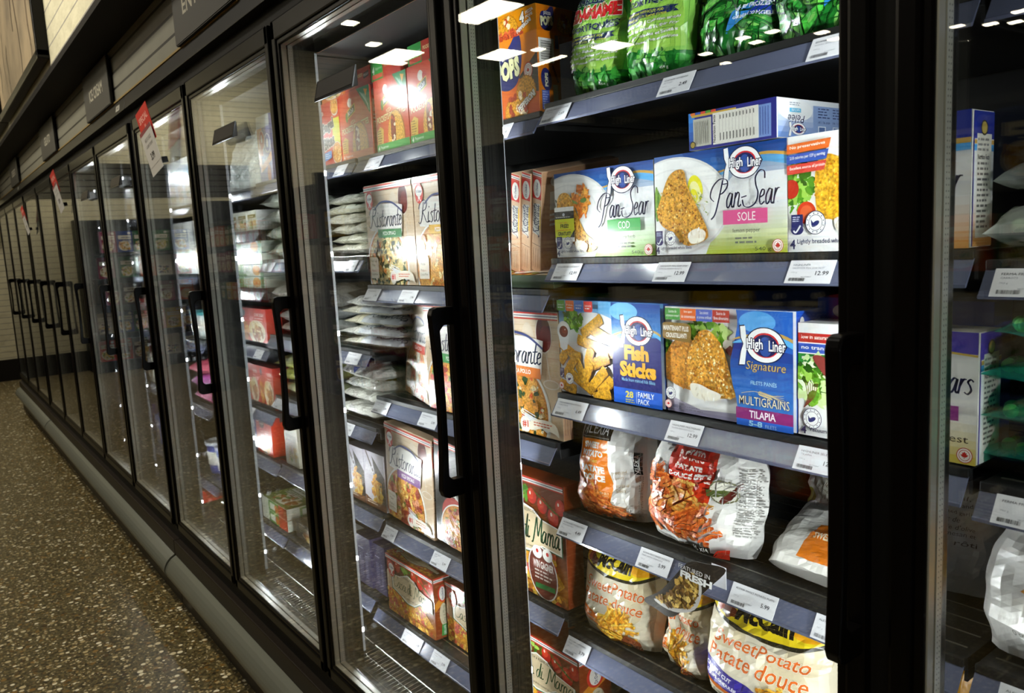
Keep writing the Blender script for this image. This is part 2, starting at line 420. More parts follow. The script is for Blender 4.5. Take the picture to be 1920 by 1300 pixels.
    def wrap(s, mb, G, step=1.5e-5):
        """G[j][i]: grid of points over the W x H area; print follows it"""
        ny, nx = len(G)-1, len(G[0])-1; cw, ch = s.W/nx, s.H/ny
        Nn = {}
        def pt(i, j, a, b, up):
            A, B, D, E = G[j][i], G[j][i+1], G[j+1][i], G[j+1][i+1]
            k = (i, j, up)
            if k not in Nn: Nn[k] = ((E-A).cross(D-A) if up else (B-A).cross(E-A)).normalized()
            return (A+(D-A)*b+(E-D)*a if up else A+(B-A)*a+(E-B)*b), Nn[k]
        def half(q, up):
            out = []; n = len(q)
            for z in range(n):
                p, r = q[z-1], q[z]; dp, dr = ((p[1]-p[0]), (r[1]-r[0])) if up else ((p[0]-p[1]), (r[0]-r[1]))
                if (dp >= 0) != (dr >= 0): t = dp/(dp-dr); out.append((p[0]+(r[0]-p[0])*t, p[1]+(r[1]-p[1])*t))
                if dr >= 0: out.append(r)
            return out
        for k, (polys, c, m) in enumerate(s.it):
            off = 2e-4+step*k; mm = m or s.bm
            for p in polys:
                x0 = max(min(q[0] for q in p), 0); x1 = min(max(q[0] for q in p), s.W); y0 = max(min(q[1] for q in p), 0); y1 = min(max(q[1] for q in p), s.H)
                if x1 <= x0 or y1 <= y0: continue
                for j in range(int(y0/ch), min(int(y1/ch), ny-1)+1):
                    for i in range(int(x0/cw), min(int(x1/cw), nx-1)+1):
                        q = clip(list(p), i*cw, j*ch, (i+1)*cw, (j+1)*ch)
                        if len(q) < 3: continue
                        q = [(u/cw-i, v/ch-j) for u, v in q]
                        for up in (False, True):
                            h = half(q, up)
                            if len(h) > 2:
                                pn = [pt(i, j, a, b, up) for a, b in h]; mb.face([P_+N_*off for P_, N_ in pn], mm, c)
def inside(poly, x, y):
    r = False; n = len(poly)
    for i in range(n):
        (x0, y0), (x1, y1) = poly[i-1], poly[i]
        if (y0 > y) != (y1 > y) and x < (x1-x0)*(y-y0)/(y1-y0)+x0: r = not r
    return r
# ---------------------------------------------------------------- the setting
FLOORM = terrazzo()
SLAT = stripe_wall('grey_slat_boards', '#918f80', '#0e0a05', 0.0615, 0.0095, 0.45)
BRICK = stripe_wall('white_painted_brick', '#d8d2b4', '#8f8b84', 0.075, 0.006, 0.6, brick=1)
DARKW = mat('dark_paint', '#1a1612', 0.7, 0, 0.2)
TAN = mat('tan_trim', '#a98d4b', 0.5)
def struct(name, mb, loc=None):
    o = mb.build(name, None, loc); o['kind'] = 'structure'; return o
m = MB(); m.box(-11.0, 4.5, -17, 0.9, -0.1, 0.0, FLOORM); struct('floor', m)
m = MB(); m.box(-11.0, 4.5, -17, -0.15, 4.6, 4.7, DARKW); struct('ceiling', m)
m = MB(); m.box(-8.6, 3.4, 0.0, 0.1, -0.05, 0.175, SLAT); struct('wall_back', m, (0, 0, 2.177))
m = MB(); m.box(-8.6, 3.4, -0.15, 0.1, 2.335, 2.36, DARKW); struct('trim_1', m)
m = MB(); m.box(-11.0, 3.4, -0.15, 0.9, 0.0, 2.24, BRICK); struct('wall_upper', m, (0, 0, 2.36))
m = MB(); m.box(-8.6, 3.4, -0.008, 0.0, 2.122, 2.128, TAN); struct('trim_2', m)
m = MB(); m.box(-11.1, -11.0, -17, 0.9, 0.0, 4.6, BRICK); struct('wall_left', m)
m = MB(); m.box(-8.0, -7.9, -2.4, -0.001, -0.05, 0.30, SLAT); struct('trim_3', m, (0, 0, 2.177))
m = MB(); m.box(-11.0, 4.5, -17.1, -17.0, 0, 4.6, DARKW); struct('wall_front', m)
m = MB(); m.box(-11.0, -10.985, -17, 0.9, 0, 0.28, DARKW); struct('baseboard_left', m)

# ceiling lamps of the store, seen as reflections in the doors
LAMPM = mat('lamp_diffuser', '#ffffff', 0.4, emit=('#fff1d6', LAMP_STRENGTH))
LAMPH = mat('lamp_housing', '#1d1c1b', 0.5)
def lamp(x, y, sx, sy, z, label, group):
    r = empty('ceiling_lamp', (x, y, z)); tag(r, label, 'ceiling lamp', group)
    m = MB(); m.box(-sx/2-.03, sx/2+.03, -sy/2-.03, sy/2+.03, 0.0, 0.09, LAMPH, b=.01); m.build('housing', r)
    m = MB(); m.box(-sx/2, sx/2, -sy/2, sy/2, -0.012, 0.004, LAMPM); m.build('diffuser', r)
    m = MB(); m.tube([(0, 0, .09), (0, 0, 4.6-z)], .012, LAMPH); m.build('hanger', r)
lamp(-7.13, -5.25, 0.95, 0.42, 4.3, 'bright rectangular ceiling lamp mirrored above the orange turnover cartons', None)
lamp(-8.86, -6.77, 0.60, 0.42, 4.3, 'square ceiling lamp mirrored beside the blue badge of the tall orange carton', None)
lamp(-9.63, -5.37, 0.85, 0.42, 4.3, 'rectangular ceiling lamp mirrored over the red pocket cartons', None)
lamp(-7.70, -8.00, 0.42, 0.42, 4.3, 'square ceiling lamp mirrored between the two shelled-bean bags', None)
for x, y in ((-8.35, -7.09), (-7.43, -9.83), (-7.77, -10.74), (-6.48, -9.53), (-6.56, -9.96), (-6.04, -9.63), (-5.73, -10.41), (-5.87, -10.99),
             (-8.07, -3.25), (-8.27, -3.97), (-9.09, -4.72), (-9.97, -5.63), (-4.55, -12.10), (-5.01, -13.34), (-5.58, -13.91), (-5.89, -14.89),
             (-4.24, -12.46), (-4.69, -13.78), (-5.29, -14.36), (-4.00, -12.71), (-5.01, -15.57), (-3.71, -12.08), (-5.03, -14.48)):
    lamp(x, y, .17, .11, 4.3, 'small square spot lamp mirrored as a white dot in the glass', 'spot lamps on the store ceiling')
lamp(-8.69, -7.58, 0.75, 0.05, 4.25, 'thin linear ceiling lamp mirrored across the barcode of the orange carton', None)

# framed pictures on the brick bulkhead
POST = mat('faded_picture', '#a08c6c', 0.55, mod=(3.2, 0.62, 1.25, 5))
POSTG = mat('grey_green_picture', '#4c4d44', 0.5, mod=(2.4, 0.5, 1.3, 5))
def picture(name, x0, x1, z0, z1, M_, label):
    r = empty(name, ((x0+x1)/2, -0.15, z0)); tag(r, label, 'picture'); w_ = (x1-x0)/2; h = z1-z0
    m = MB(); m.box(-w_, w_, -0.035, -0.004, 0.02, h-.02, M_)
    rr = random.Random(4)
    if M_ is POST:
        for k in range(14):
            a = Art(2*w_, h, k); x = rr.uniform(.1, 2*w_-.1); y = rr.uniform(.3, 1.4)
            pts = [(x, y)]
            for q in range(6): pts.append((pts[-1][0]+rr.uniform(-.05, .05), pts[-1][1]-rr.uniform(.04, .16)))
            a.line(pts, rr.uniform(.012, .05), rr.choice(('#6e5e4c', '#83725c', '#594c3e'))); a.flat(m, (-w_, -.035, 0), (2*w_, 0, 0), (0, 0, h), base=k)
    m.build('print', r)
    m = MB()
    for a, b, c, d in ((-w_-.02, w_+.02, -.01, .03), (-w_-.02, w_+.02, h-.03, h+.01), (-w_-.02, -w_+.02, 0, h), (w_-.02, w_+.02, 0, h)):
        m.box(a, b, -0.05, -0.002, c, d, BLACK, b=.004)
    m.build('picture_frame', r)
picture('framed_picture', -4.86, -3.00, 2.40, 4.1, POST, 'large faded beige picture in black frame beside the white brick')
picture('framed_picture', -7.2, -4.92, 2.40, 4.1, POSTG, 'dark grey-green picture beyond the beige one at the far end')

# category signs hung on the slat boards
def sign(x0, x1, word, label, ww):
    r = empty('aisle_sign', ((x0+x1)/2, 0, 2.124)); tag(r, label, 'sign', 'category signs above the freezer doors'); w_ = (x1-x0)/2
    SB = mat('dark_grey_sign', '#4a4843', 0.5); SE = mat('sign_edge', '#0c0b0a', 0.5)
    m = MB(); m.box(-w_, w_, -0.018, -0.009, 0.0, 0.195, SE); m.box(-w_, w_-.004, -0.020, -0.018, 0.003, 0.195, SB); m.build('board', r)
    a = Art(2*w_, .215); a.text(word, w_-ww*.55, .070, ww*1.1, .050, '#d8d2be', bold=.02)
    m = MB(); a.flat(m, (-w_, -.0202, 0), (2*w_, 0, 0), (0, 0, .215)); m.build('lettering', r)
sign(-1.475, -0.94, 'ENTREES', 'grey sign reading ENTREES above the second and third doors', .30)
sign(-3.06, -2.50, 'ICE CREAM', 'grey sign reading ICE CREAM on the slat boards', .27)
sign(-4.66, -4.08, 'GELATO', 'grey sign reading GELATO beyond the ice cream sign', .22)
sign(-6.65, -6.08, 'DESSERTS', 'farthest small grey sign on the slat boards', .24)

# ---------------------------------------------------------------- freezer cases
P = 0.762
def gapx(k): return -(k-1)*P-(0.051 if k >= 5 else 0)-(0.051 if k >= 10 else 0)
DZ0, DZ1 = 0.341, 2.025
def door_proto():
    m = MB(); G0, G1 = .012, .750
    for a, b, s_ in ((G0, .0465, 1), (.7155, G1, -1)):
        lo, hi = (a, b-.011) if s_ > 0 else (a+.011, b)
        m.box(lo, hi, 0, .046, DZ0, DZ1, BLACK, b=.004)
        lo, hi = (b-.012, b) if s_ > 0 else (a, a+.012)
        m.box(lo, hi, .004, .046, DZ0+.02, DZ1-.02, BLACK, b=.003)
    m.box(G0, G1, 0, .046, DZ1-.046, DZ1, BLACK, b=.004); m.box(.04, .72, .004, .046, DZ1-.058, DZ1-.045, BLACK, b=.003)
    m.box(G0, G1, 0, .046, DZ0, DZ0+.032, BLACK, b=.004); m.box(.04, .72, .004, .046, DZ0+.031, DZ0+.044, BLACK, b=.003)
    d = m.build('door')
    for y in (.006, .022, .038):
        m = MB(); m.box(.044, .718, y, y+.003, DZ0+.042, DZ1-.056, GLASS); m.build('glass_pane', d)
    m = MB()
    for y0, y1, dots in ((.0095, .0215, 0), (.0255, .0375, 1)):
        m.box(.0445, .0482, y0, y1, DZ0+.043, DZ1-.057, SPACER); m.box(.7138, .7175, y0, y1, DZ0+.043, DZ1-.057, SPACER)
        m.box(.0445, .7175, y0, y1, DZ0+.040, DZ0+.0452, SPACER); m.box(.0445, .7175, y0, y1, DZ1-.060, DZ1-.0555, SPACER)
        if dots:
            z = DZ0+.05
            while z < DZ1-.065:
                for y in (y0+.0035, y0+.0082):
                    m.face([(.0483, y, z), (.0483, y+.0013, z), (.0483, y+.0013, z+.0016), (.0483, y, z+.0016)], BLACKM)
                z += .0058
    m.build('glass_spacer', d)
    prof = [(.002, 1.365), (-.032, 1.366), (-.041, 1.363), (-.045, 1.352), (-.040, 1.27), (-.038, 1.19), (-.040, 1.10), (-.045, 1.034), (-.041, 1.023), (-.032, 1.019), (.002, 1.020),
            (.002, 1.052), (-.021, 1.052), (-.029, 1.060), (-.027, 1.12), (-.026, 1.19), (-.027, 1.27), (-.029, 1.324), (-.021, 1.333), (.002, 1.333)]
    m = MB(); m.prism(prof, 'x', .7300, .7470, BLACK, bev=.0025); m.build('handle', d)
    return d
DOOR = door_proto()
LEDZ = [0.434+0.206*k for k in range(8)]
def led_bar():
    m = MB()
    for s_ in (-1, 1):
        m.box(min(s_*.0005, s_*.0075), max(s_*.0005, s_*.0075), .1036, .1175, .37, 1.965, LEDSTRIP, b=.002)
        for z in LEDZ:
            x = s_*.0077; m.face([(x, .1110, z-.006), (x, .1165, z-.006), (x, .1165, z+.006), (x, .1110, z+.006)][::s_], LEDDOT)
    return m.build('light_bar')
LEDB = led_bar()
m = MB(); m.box(-.0245, .0245, .048, .1035, .335, 2.0, BLACK, b=.003); m.box(-.012, .012, .012, .05, .335, 2.02, BLACKM); MULL = m.build('mullion')
def cpart(mb, name, root): return mb.build(name, root, tuple(-root.location))
CASES = {}
def case(k_first, k_last, label):
    xr = gapx(k_first)+P+(0.0247 if k_first else 0.02); xl = gapx(k_last)-0.0247
    root = empty('freezer_case', ((xl+xr)/2, 0.4, 0)); tag(root, label, 'freezer', 'glass-door freezer cases along the wall')
    m = MB()
    m.box(xl, xr, .72, .80, .08, 2.12, INNER); m.box(xl, xr, .05, .80, 2.0, 2.12, INNER); m.box(xl, xr, .05, .80, .20, .33, INNER)
    if k_last == 12: m.box(xl, xl+.012, .05, .8, .08, 2.1, INNER)
    if k_first == 0: m.box(xr-.012, xr, .05, .8, .08, 2.1, INNER)
    m.box(xl, xr, .018, .06, 2.02, 2.075, BLACKM); m.box(xl, xr, .012, .06, .285, .345, BLACKM); m.box(xl, xr, .03, .78, 0, .09, BLACKM)
    cpart(m, 'cabinet_body', root)
    m = MB(); m.prism([(-.012, 2.071), (.05, 2.071), (.05, 2.122), (-.004, 2.122)], 'x', xl+.002, xr-.002, GLOSSB, bev=.002); f = cpart(m, 'header_panel', root)
    a = Art(.09, .03); a.rect(0, 0, .09, .03, '#d9d6cb'); a.text('G%d' % (401+k_first//5), .02, .008, .05, .014, '#2a2a2a', bold=.02)
    m = MB(); a.flat(m, (xr-.16, -.0105, 2.083), (.07, 0, 0), (0, .0035, .022)); m.build('number_label', f)
    m = MB(); m.box(xl+.002, xr-.002, -.012, .03, .085, .287, KICK, b=.003); m.box(xl+.002, xr-.002, -.004, .03, .0, .085, KICK); cpart(m, 'kick_panel', root)
    pr = [(-.012, .106)]+[(-.012-.048*math.sin(math.pi*(t/10)**.9)**.7, .106+.118*t/10) for t in range(1, 10)]+[(-.012, .224)]
    m = MB(); m.prism(pr, 'x', xl+.02, xr-.02, BUMP, bev=.002, smooth=True); b = cpart(m, 'bumper', root)
    for e in (xl+.010, xr-.0192):
        m = MB(); m.prism([(p[0]*1.02, p[1]) for p in pr], 'x', e, e+.0092, BUMP, bev=.002); m.build('end_cap', b)
    for k in range(k_first, k_last+1):
        d = copy_tree(DOOR); d.parent = root; d.location = Vector((gapx(k), 0, 0))-root.location
    for k in range(k_first-1, k_last+1):
        x = gapx(k) if k >= k_first else gapx(k_first)+P
        q = MULL.copy(); COL.objects.link(q); q.parent = root; q.location = Vector((x, 0, 0))-root.location
        q = LEDB.copy(); COL.objects.link(q); q.parent = root; q.location = Vector((x, 0, 0))-root.location
    CASES[k_first] = root
    return root
case(0, 4, 'nearest black freezer case, its doors showing fish cartons and pizza boxes')
case(5, 9, 'middle black freezer case under the ice cream and gelato signs')
case(10, 12, 'farthest black freezer case at the end of the row')
for o in (DOOR, LEDB, MULL):
    for ch in list(o.children): bpy.data.objects.remove(ch)
    bpy.data.objects.remove(o)
for k in range(-1, 7):                      # the light each bar throws sideways into its two bays
    x = gapx(k) if k >= 0 else gapx(0)+P
    for s_ in (-1, 1):
        if (k == -1 and s_ > 0) or (k == 6 and s_ < 0): continue
        for z in (LEDZ if k < 4 else LEDZ[1::2]):
            area_light('led_light', (x+s_*.0084, .1150, z), (s_*.985, .17, 0), LED_POWER*(1 if k < 4 else 2), 0.006, .016, (0.93, 0.97, 1.0), 115)

for z in LEDZ: area_light('led_light', (gapx(5)+P-.0084, .1150, z), (-.985, .17, 0), LED_POWER*1.4, .006, .016, (0.93, 0.97, 1.0), 115)
# ---------------------------------------------------------------- shelves with price rails
BAYS = {0: (.770, 1.522), 1: (.003, .757), 2: (-.772, -.010), 3: (-1.556, -.788), 4: (-2.298, -1.572), 5: (-3.09, -2.36), 6: (-3.85, -3.11), 7: (-4.61, -3.87)}
SHELVES = {0: (1.722, 1.424, 1.164, .934, .685, .43), 1: (1.722, 1.436, 1.176, .934, .685, .432), 2: (1.712, 1.376, 1.072, .714, .432),
           3: (1.713, 1.453, 1.192, .976, .724, .448), 4: (1.705, 1.558, 1.351, 1.139, .904, .715, .445),
           5: (1.70, 1.40, 1.10, .80, .45), 6: (1.70, 1.40, 1.10, .80, .45), 7: (1.70, 1.40, 1.10, .80, .45)}
RA, RB = (.2185, -.009), (.1985, -.041)       # top and bottom edge of a price rail: depth, height
def shelf(b, z):
    root = CASES[0] if b < 5 else CASES[5]; x0, x1 = BAYS[b]
    if b == 3 and z < .5: x1 = -.882
    if b == 2 and z < .5: x0 = -.868
    m = MB(); m.box(x0, x1, .222, .70, z-.016, z-.001, SHELF); m.box(x0, x1, .2165, .224, z-.010, z+.001, BLACKM, b=.0015)
    for i in range(12):
        y = .25+i*.038; m.box(x0+.01, x1-.01, y, y+.004, z-.0012, z-.0004, WIRE)
    for x in (x0, x1-.004): m.box(x, x+.004, .23, .70, z-.034, z-.002, BLACKM)
    s_ = cpart(m, 'shelf', root)
    m = MB(); t = .0016
    n = Vector((0, RB[1]-RA[1], -(RB[0]-RA[0]))).normalized()
    pr = [(RA[0], z+RA[1]), (RB[0], z+RB[1]), (RB[0]-.003, z+RB[1]-.001), (RB[0]-.003, z+RB[1]+.003), (RB[0]-.0008, z+RB[1]+.004), (RA[0]-.0025, z+RA[1]-.001)]
    m.prism([(p[0]+.0022, p[1]) for p in pr], 'x', x0, x1, RAILM)
    m.build('price_rail', s_)
for b in SHELVES:
    for z in SHELVES[b]: shelf(b, z)
for b in range(0, 6):                         # dark air baffle over the goods
    x0, x1 = BAYS[b]; m = MB(); m.box(x0, x1, .120, .34, 1.966, 2.003, BLACKM); m.box(x0, x1, .117, .121, 2.000, 2.008, WIRE); m.box(x0, x1, .118, .1205, 1.9655, 1.9675, WIRE); cpart(m, 'air_baffle', CASES[0] if b < 5 else CASES[5])
for b in range(0, 5):                         # air grille of wires under the bottom shelf
    x0, x1 = BAYS[b]; m = MB(); x = x0+.01
    while x < x1-.01:
        m.tube([(x, .082, .352), (x, .156, .362)], .0011, WIRE, n=5); x += .0165
    for y, z, r in ((.156, .363, .003), (.118, .3565, .0014), (.082, .351, .0014)): m.tube([(x0, y, z), (x1, y, z)], r, WIRE)
    cpart(m, 'air_grille', CASES[0])
# ---------------------------------------------------------------- cartons
GOLD = ['#c98a1c', '#dba32b', '#b87414', '#e8bb4a']
def carton(name, label, loc, w_, h, d, front, side=None, top=None, body='#e9e7e2', sidec=None, yaw=0.0, lean=(0, 0), group=None, left=None, cat='box'):
    m = MB(); m.box(0, w_, 0, d, 0, h, CARD, body, b=.0012)
    if front: front.flat(m, (0, 0, 0), (w_, 0, 0), (0, 0, h))
    if left: left.flat(m, (0, d, 0), (0, -d, 0), (0, 0, h))
    o = m.build(name, None, loc, (rad(lean[0]), rad(lean[1]), rad(yaw)))
    if side:
        m = MB(); m.box(w_-.0002, w_+.0005, .0012, d-.0012, .0012, h-.0012, CARD, sidec or body); side.flat(m, (w_+.0005, .0012, .0012), (0, d-.0024, 0), (0, 0, h-.0024)); m.build('end_flap', o)
    if top:
        m = MB(); m.box(.0012, w_-.0012, .0012, d-.0012, h-.0002, h+.0005, CARD, body); top.flat(m, (.0012, .0012, h+.0005), (w_-.0024, 0, 0), (0, d-.0024, 0)); m.build('top_flap', o)
    settle(o, loc[2]); return tag(o, label, cat, group)
def settle(o, z):
    """let the thing touch what it stands on at height z"""
    R3 = o.rotation_euler.to_matrix(); o.location.z = z+.0012-min((R3 @ v.co).z for v in o.data.vertices)
def d_side(top, mid, low):
    a = Art(5.2, 15.8, 7); a.rect(0, 0, 5.2, 15.8, '#e2e4e4'); a.grad([(0, 0), (5.2, 0), (5.2, 6), (0, 6)], low, '#e2e4e4', 6); a.rect(0, 12.6, 5.2, 15.8, top); a.rect(0, 12.0, 5.2, 12.5, '#c9a04a'); a.rect(0, 11.2, 5.2, 11.95, '#4ea6e6')
    a.rect(.9, 1.0, 4.6, 13.2, '#d9d6ca'); a.rect(0, 0, .25, 15.8, mid); a.ell(2.7, 13.9, .9, .9, '#2a2818'); a.ell(2.7, 13.9, .7, .7, '#b09a4c'); a.text('Nutrition Facts', 1.1, 10.2, 3.0, .6, '#26262c', bold=.03); a.small_print(1.1, 9.6, 3.2, 13, .62, '#6c6a68', .4); a.small_print(1.1, 12.4, 3.2, 3, .6, '#8c8a86'); return a
def fishlogo(a, x, y, s):
    """white fish badge with two-part name; the portrait inside is left plain"""
    def lens(k): return [(x+s*1.12*k, y)]+[(x+s*k*math.cos(t), y+s*k*.80*math.sin(t)) for t in [math.pi*i/16 for i in range(2, 31)] if abs(t) > .2]
    tail = [(-1.34, .82), (-1.06, .86), (-.98, .2), (-.80, 0), (-1.0, -.3), (-1.10, -.98), (-1.42, -1.0), (-1.30, -.35), (-1.16, 0), (-1.30, .3)]
    for k, c in ((1.06, '#0d1340'), (1.0, '#f4f5f6')):
        a.poly([(x+s*q[0]*(1+(k-1)*.7), y+s*q[1]*k) for q in tail], c); a.poly(lens(k), c)
    a.ell(x+.02*s, y, s*.74, s*.58, '#d42a2c'); a.ell(x+.02*s, y-.02*s, s*.66, s*.52, '#161a55')
    a.ell(x+.04*s, y-.06*s, s*.34, s*.46, '#2c4f9e')
    a.text('High', x-.98*s, y-.34*s, .88*s, .62*s, '#ffffff', bold=.02, out='#0d1340', ow=.07)
    a.text('Liner', x+.22*s, y-.26*s, .88*s, .50*s, '#ffffff', bold=.02, out='#0d1340', ow=.07)
def eco(a, x, y, r):
    a.ell(x, y, r, r, '#3a4060'); a.ell(x, y, r*.93, r*.93, '#f2f2ef'); a.ell(x, y, r*.68, r*.68, '#3a4060'); a.ell(x, y, r*.63, r*.63, '#f2f2ef')
    a.ell(x, y-.1*r, r*.42, r*.2, '#2a2f6a', .5); a.poly([(x-.45*r, y+.3*r), (x-.15*r, y-.1*r), (x-.4*r, y-.2*r)], '#2a2f6a')
    for k in range(12):
        t = 2*math.pi*k/12+.2; a.ell(x+.8*r*math.cos(t), y+.8*r*math.sin(t), r*.06, r*.06, '#3a4060', n=6)
def maple(a, x, y, r):
    a.ell(x, y, r, r, '#c8453c'); a.ell(x, y, r*.9, r*.9, '#f6efe8'); a.ell(x, y, r*.72, r*.72, '#c8453c'); a.ell(x, y, r*.64, r*.64, '#f6efe8')
    p = [(0, .55), (.12, .3), (.3, .38), (.25, .1), (.5, .1), (.38, -.08), (.2, -.25), (.04, -.22), (.04, -.45), (-.04, -.45), (-.04, -.22), (-.2, -.25), (-.38, -.08), (-.5, .1), (-.25, .1), (-.3, .38), (-.12, .3)]
    a.poly([(x+r*u, y+r*v) for u, v in p], '#d02a22')
def msc(a, x, y, w_, h):
    a.rect(x, y+h*.25, x+w_, y+h, '#26285f'); a.curve([(x, y+h*.3), (x+w_, y+h*.3), (x+w_*.9, y+.05*h), (x+w_*.5, y-.02*h), (x+w_*.1, y+.05*h)], '#26285f')
    a.line(catmull([(x+.2*w_, y+.2*h), (x+.4*w_, y+.1*h), (x+.8*w_, y+.45*h)], 5), w_*.12, '#f2f2f2'); a.small_print(x+.12*w_, y+.85*h, w_*.7, 3, h*.1, '#cfd2e8')
def ribbons(a, x, y, w_, rows, lh, slant=.12):
    for k, (c, t) in enumerate(rows):
        yy = y-k*lh*1.12
        a.poly([(x, yy-lh), (x+w_*(1-.05*k)-lh*.3, yy-lh+slant*w_*.3), (x+w_*(1-.05*k), yy+slant*w_*.3), (x, yy)], c)
        a.text(t, x+.4*lh, yy-lh*.62, min(w_*.8, .36*lh*len(t)), lh*.42, '#f6efe6', bold=.02, rot=slant*.3)
def fillet(a, pts, cols=('#e0a63a', '#c07a1c', '#f0cf7e', '#8a4f14'), n=110, seed=3, base='#dca23c', r=.16):
    p = catmull(pts, 6, True); a.add([p], base, a.fm); a.r.seed(seed)
    a.specks(p, n, r, [C(c) for c in cols], a.fm); return p
def flaky(a, pts):
    p = catmull(pts, 5, True); a.add([p], '#efe9d8')
    x0 = min(q[0] for q in p); x1 = max(q[0] for q in p); y0 = min(q[1] for q in p); y1 = max(q[1] for q in p)
    for k in range(14):
        x = a.r.uniform(x0+.1, x1-.1); y = a.r.uniform(y0, y1)
        if inside(p, x, y): a.ell(x, y, .14, .38, a.r.choice(('#ffffff', '#d9cfb8', '#f7f3e8')), a.r.uniform(-.5, .3), 10)
def greens(a, cx, cy, rx, ry, n, cols, r=.5, m=None):
    for k in range(n):
        t = a.r.uniform(0, 6.28); q = math.sqrt(a.r.random()); a.blob(cx+rx*q*math.cos(t), cy+ry*q*math.sin(t), r*a.r.uniform(.5, 1.3), a.r.choice(cols), .55, 9, m, a.r.uniform(.4, 1), a.r.uniform(0, 3))
LEAF = ['#5c9c23', '#7fbf35', '#3f7a18', '#a6d65a', '#2f5f14']

def d_pansear(word, tint, sub, small, lime, cod=False):
    a = Art(25.3, 15.7, len(word)); W, H = a.W, a.H
    a.rect(0, 0, W, H, '#eef0f2')
    a.grad([(0, 10), (W, 10), (W, H), (0, H)], '#cfe2f2', '#1a4f9c', 8)
    a.grad([(9, 12.2), (16.5, 12.0), (W, 14.2), (W, H), (6, H)], '#2d78c8', '#123a86', 6)
    a.curve([(9.5, 11.8), (16, 12.8), (21, 14.3), (W+1, 13.6), (W+1, 12.9), (20, 13.6), (15, 12.2)], '#d7a94e'); a.curve([(9.5, 11.5), (16, 12.5), (21, 13.9), (W+1, 13.1), (W+1, 12.1), (20, 13.1), (15, 11.9)], '#5fb4ee')
    a.grad([(8, 0), (W, 0), (W, 11.5), (16, 11.5), (12, 8)], '#eef0f2', '#eef0f2', 2)
    a.grad([(10.5, 0), (W, 0), (W, 7), (14.2, 7)], lime[0], '#eef0f2', 12)
    a.ell(4.2, 7.6, 11.2, 7.7, '#dfe0df', n=48); a.ell(4.0, 7.6, 10.9, 7.4, '#f4f4f2', n=48); a.ell(3.6, 7.6, 8.2, 5.9, '#e6e7e6', n=40); a.ell(3.5, 7.5, 8.0, 5.7, '#f1f1ef', n=40)
    if cod:
        greens(a, .3, 9.0, .8, 2.2, 16, ['#3e5a2c', '#56743c', '#2c4420'], .4)
        greens(a, 7.3, 10.2, 2.4, 2.6, 60, [C(c) for c in ('#e8842a', '#f09a38', '#d66f1c', '#f6b04e')], .75, a.fm)
        a.ell(5.4, 10.2, 1.2, .28, '#7a9a4c', -.35); a.ell(8.1, 10.3, .9, .4, '#5f8038', .1)
        fillet(a, [(.6, 9.6), (1.6, 11.8), (4.2, 11.6), (6, 8.4), (8.2, 4.6), (11.3, 2.4), (10.8, 1.2), (8.2, .9), (5.4, 2.2), (3.4, 4.6), (1.0, 6.0)], n=150, seed=5)
        flaky(a, [(5.6, 2.8), (7.4, 3.0), (9.0, 2.2), (8.4, 1.0), (6.4, 1.1)])
        a.rect(.1, 5.0, 5.6, 9.4, '#f7f7f4'); a.rect(.1, 5.4, 5.6, 7.2, '#d8e01a'); a.grad([(.1, 3.7), (5.6, 3.7), (5.6, 6.4), (.1, 6.4)], '#d3d91c', '#e3e628', 2)
        a.rect(.1, 7.2, 5.6, 8.6, '#2a2a26'); a.ell(2.7, 8.0, .35, .3, '#cdd3e0'); a.small_print(.4, 7.45, 4.9, 1, .34, '#c9c9bb')
        a.text('BUY 1 GET 1', 1.6, 6.35, 2.2, .28, '#d9731a', bold=.02); a.text('FREE!', 1.7, 5.5, 2.3, .75, '#2a2a1c', bold=.03); a.text('OBTENEZ EN UN', .5, 5.0, 4.2, .24, '#d9731a', bold=.02); a.text('GRATUIT!', .9, 4.1, 3.7, .72, '#2a2a1c', bold=.03)
        a.rect(.1, 2.9, 5.6, 3.7, '#f7f7f4'); a.poly([(5.6, 3.7), (5.6, 5.1), (4.3, 3.7)], '#2a2a26')
    else:
        for k in range(7): a.line(catmull([(.4+.15*k, 11-.3*k), (-.1+.3*k, 8), (.4, 5.5)], 5), .35, a.r.choice(('#6f9a3c', '#8fb650', '#54802a')))
        a.ell(8.6, 10.0, 1.5, 2.2, '#f2ea2c', .2); a.ell(8.5, 9.6, 1.1, 1.7, '#f7f3a8', .2); a.ell(8.3, 9.0, .8, 1.1, '#f2ea2c', .2)
        for k in range(60): a.ell(a.r.uniform(7.6, 11.2), a.r.uniform(6.0, 9.4), .28, .09, a.r.choice(('#fbf8ea', '#e9e2c4', '#cfd0a0', '#8fae4c')), a.r.uniform(0, 3), 7)
        fillet(a, [(3.0, 12.2), (4.6, 13.2), (6.4, 13.0), (7.2, 10.4), (9.4, 6.6), (11.0, 3.6), (10.6, 2.2), (7.4, 1.4), (5.8, 1.8), (4.0, 3.4), (1.4, 4.8), (.5, 6.8), (1.6, 9.6)], n=230, seed=9)
        a.specks(catmull([(3.4, 12), (6.2, 12.6), (9, 6.4), (10, 3.4), (6, 2.4), (1.6, 6.2)], 5, True), 90, .07, ['#4a2c10', '#6b4018'])
        flaky(a, [(7.4, 3.2), (9.2, 4.0), (10.9, 3.4), (10.4, 2.1), (8.0, 1.7)])
    fishlogo(a, 18.4, 13.1, 2.75)
    a.pen('Pan-Sear', 12.9, 6.7, 11.4, 4.2, '#23224a', pen=.11, rot=.02)
    a.text('- S E L E C T S -', 18.6, 7.0, 5.6, .35, '#8d8d97')
    a.rect(14.4, 4.3, 22.4, 6.4, tint); a.text(word, 17.1, 4.75, 2.8 if len(word) < 4 else 3.2, 1.25, '#f4f2f0')
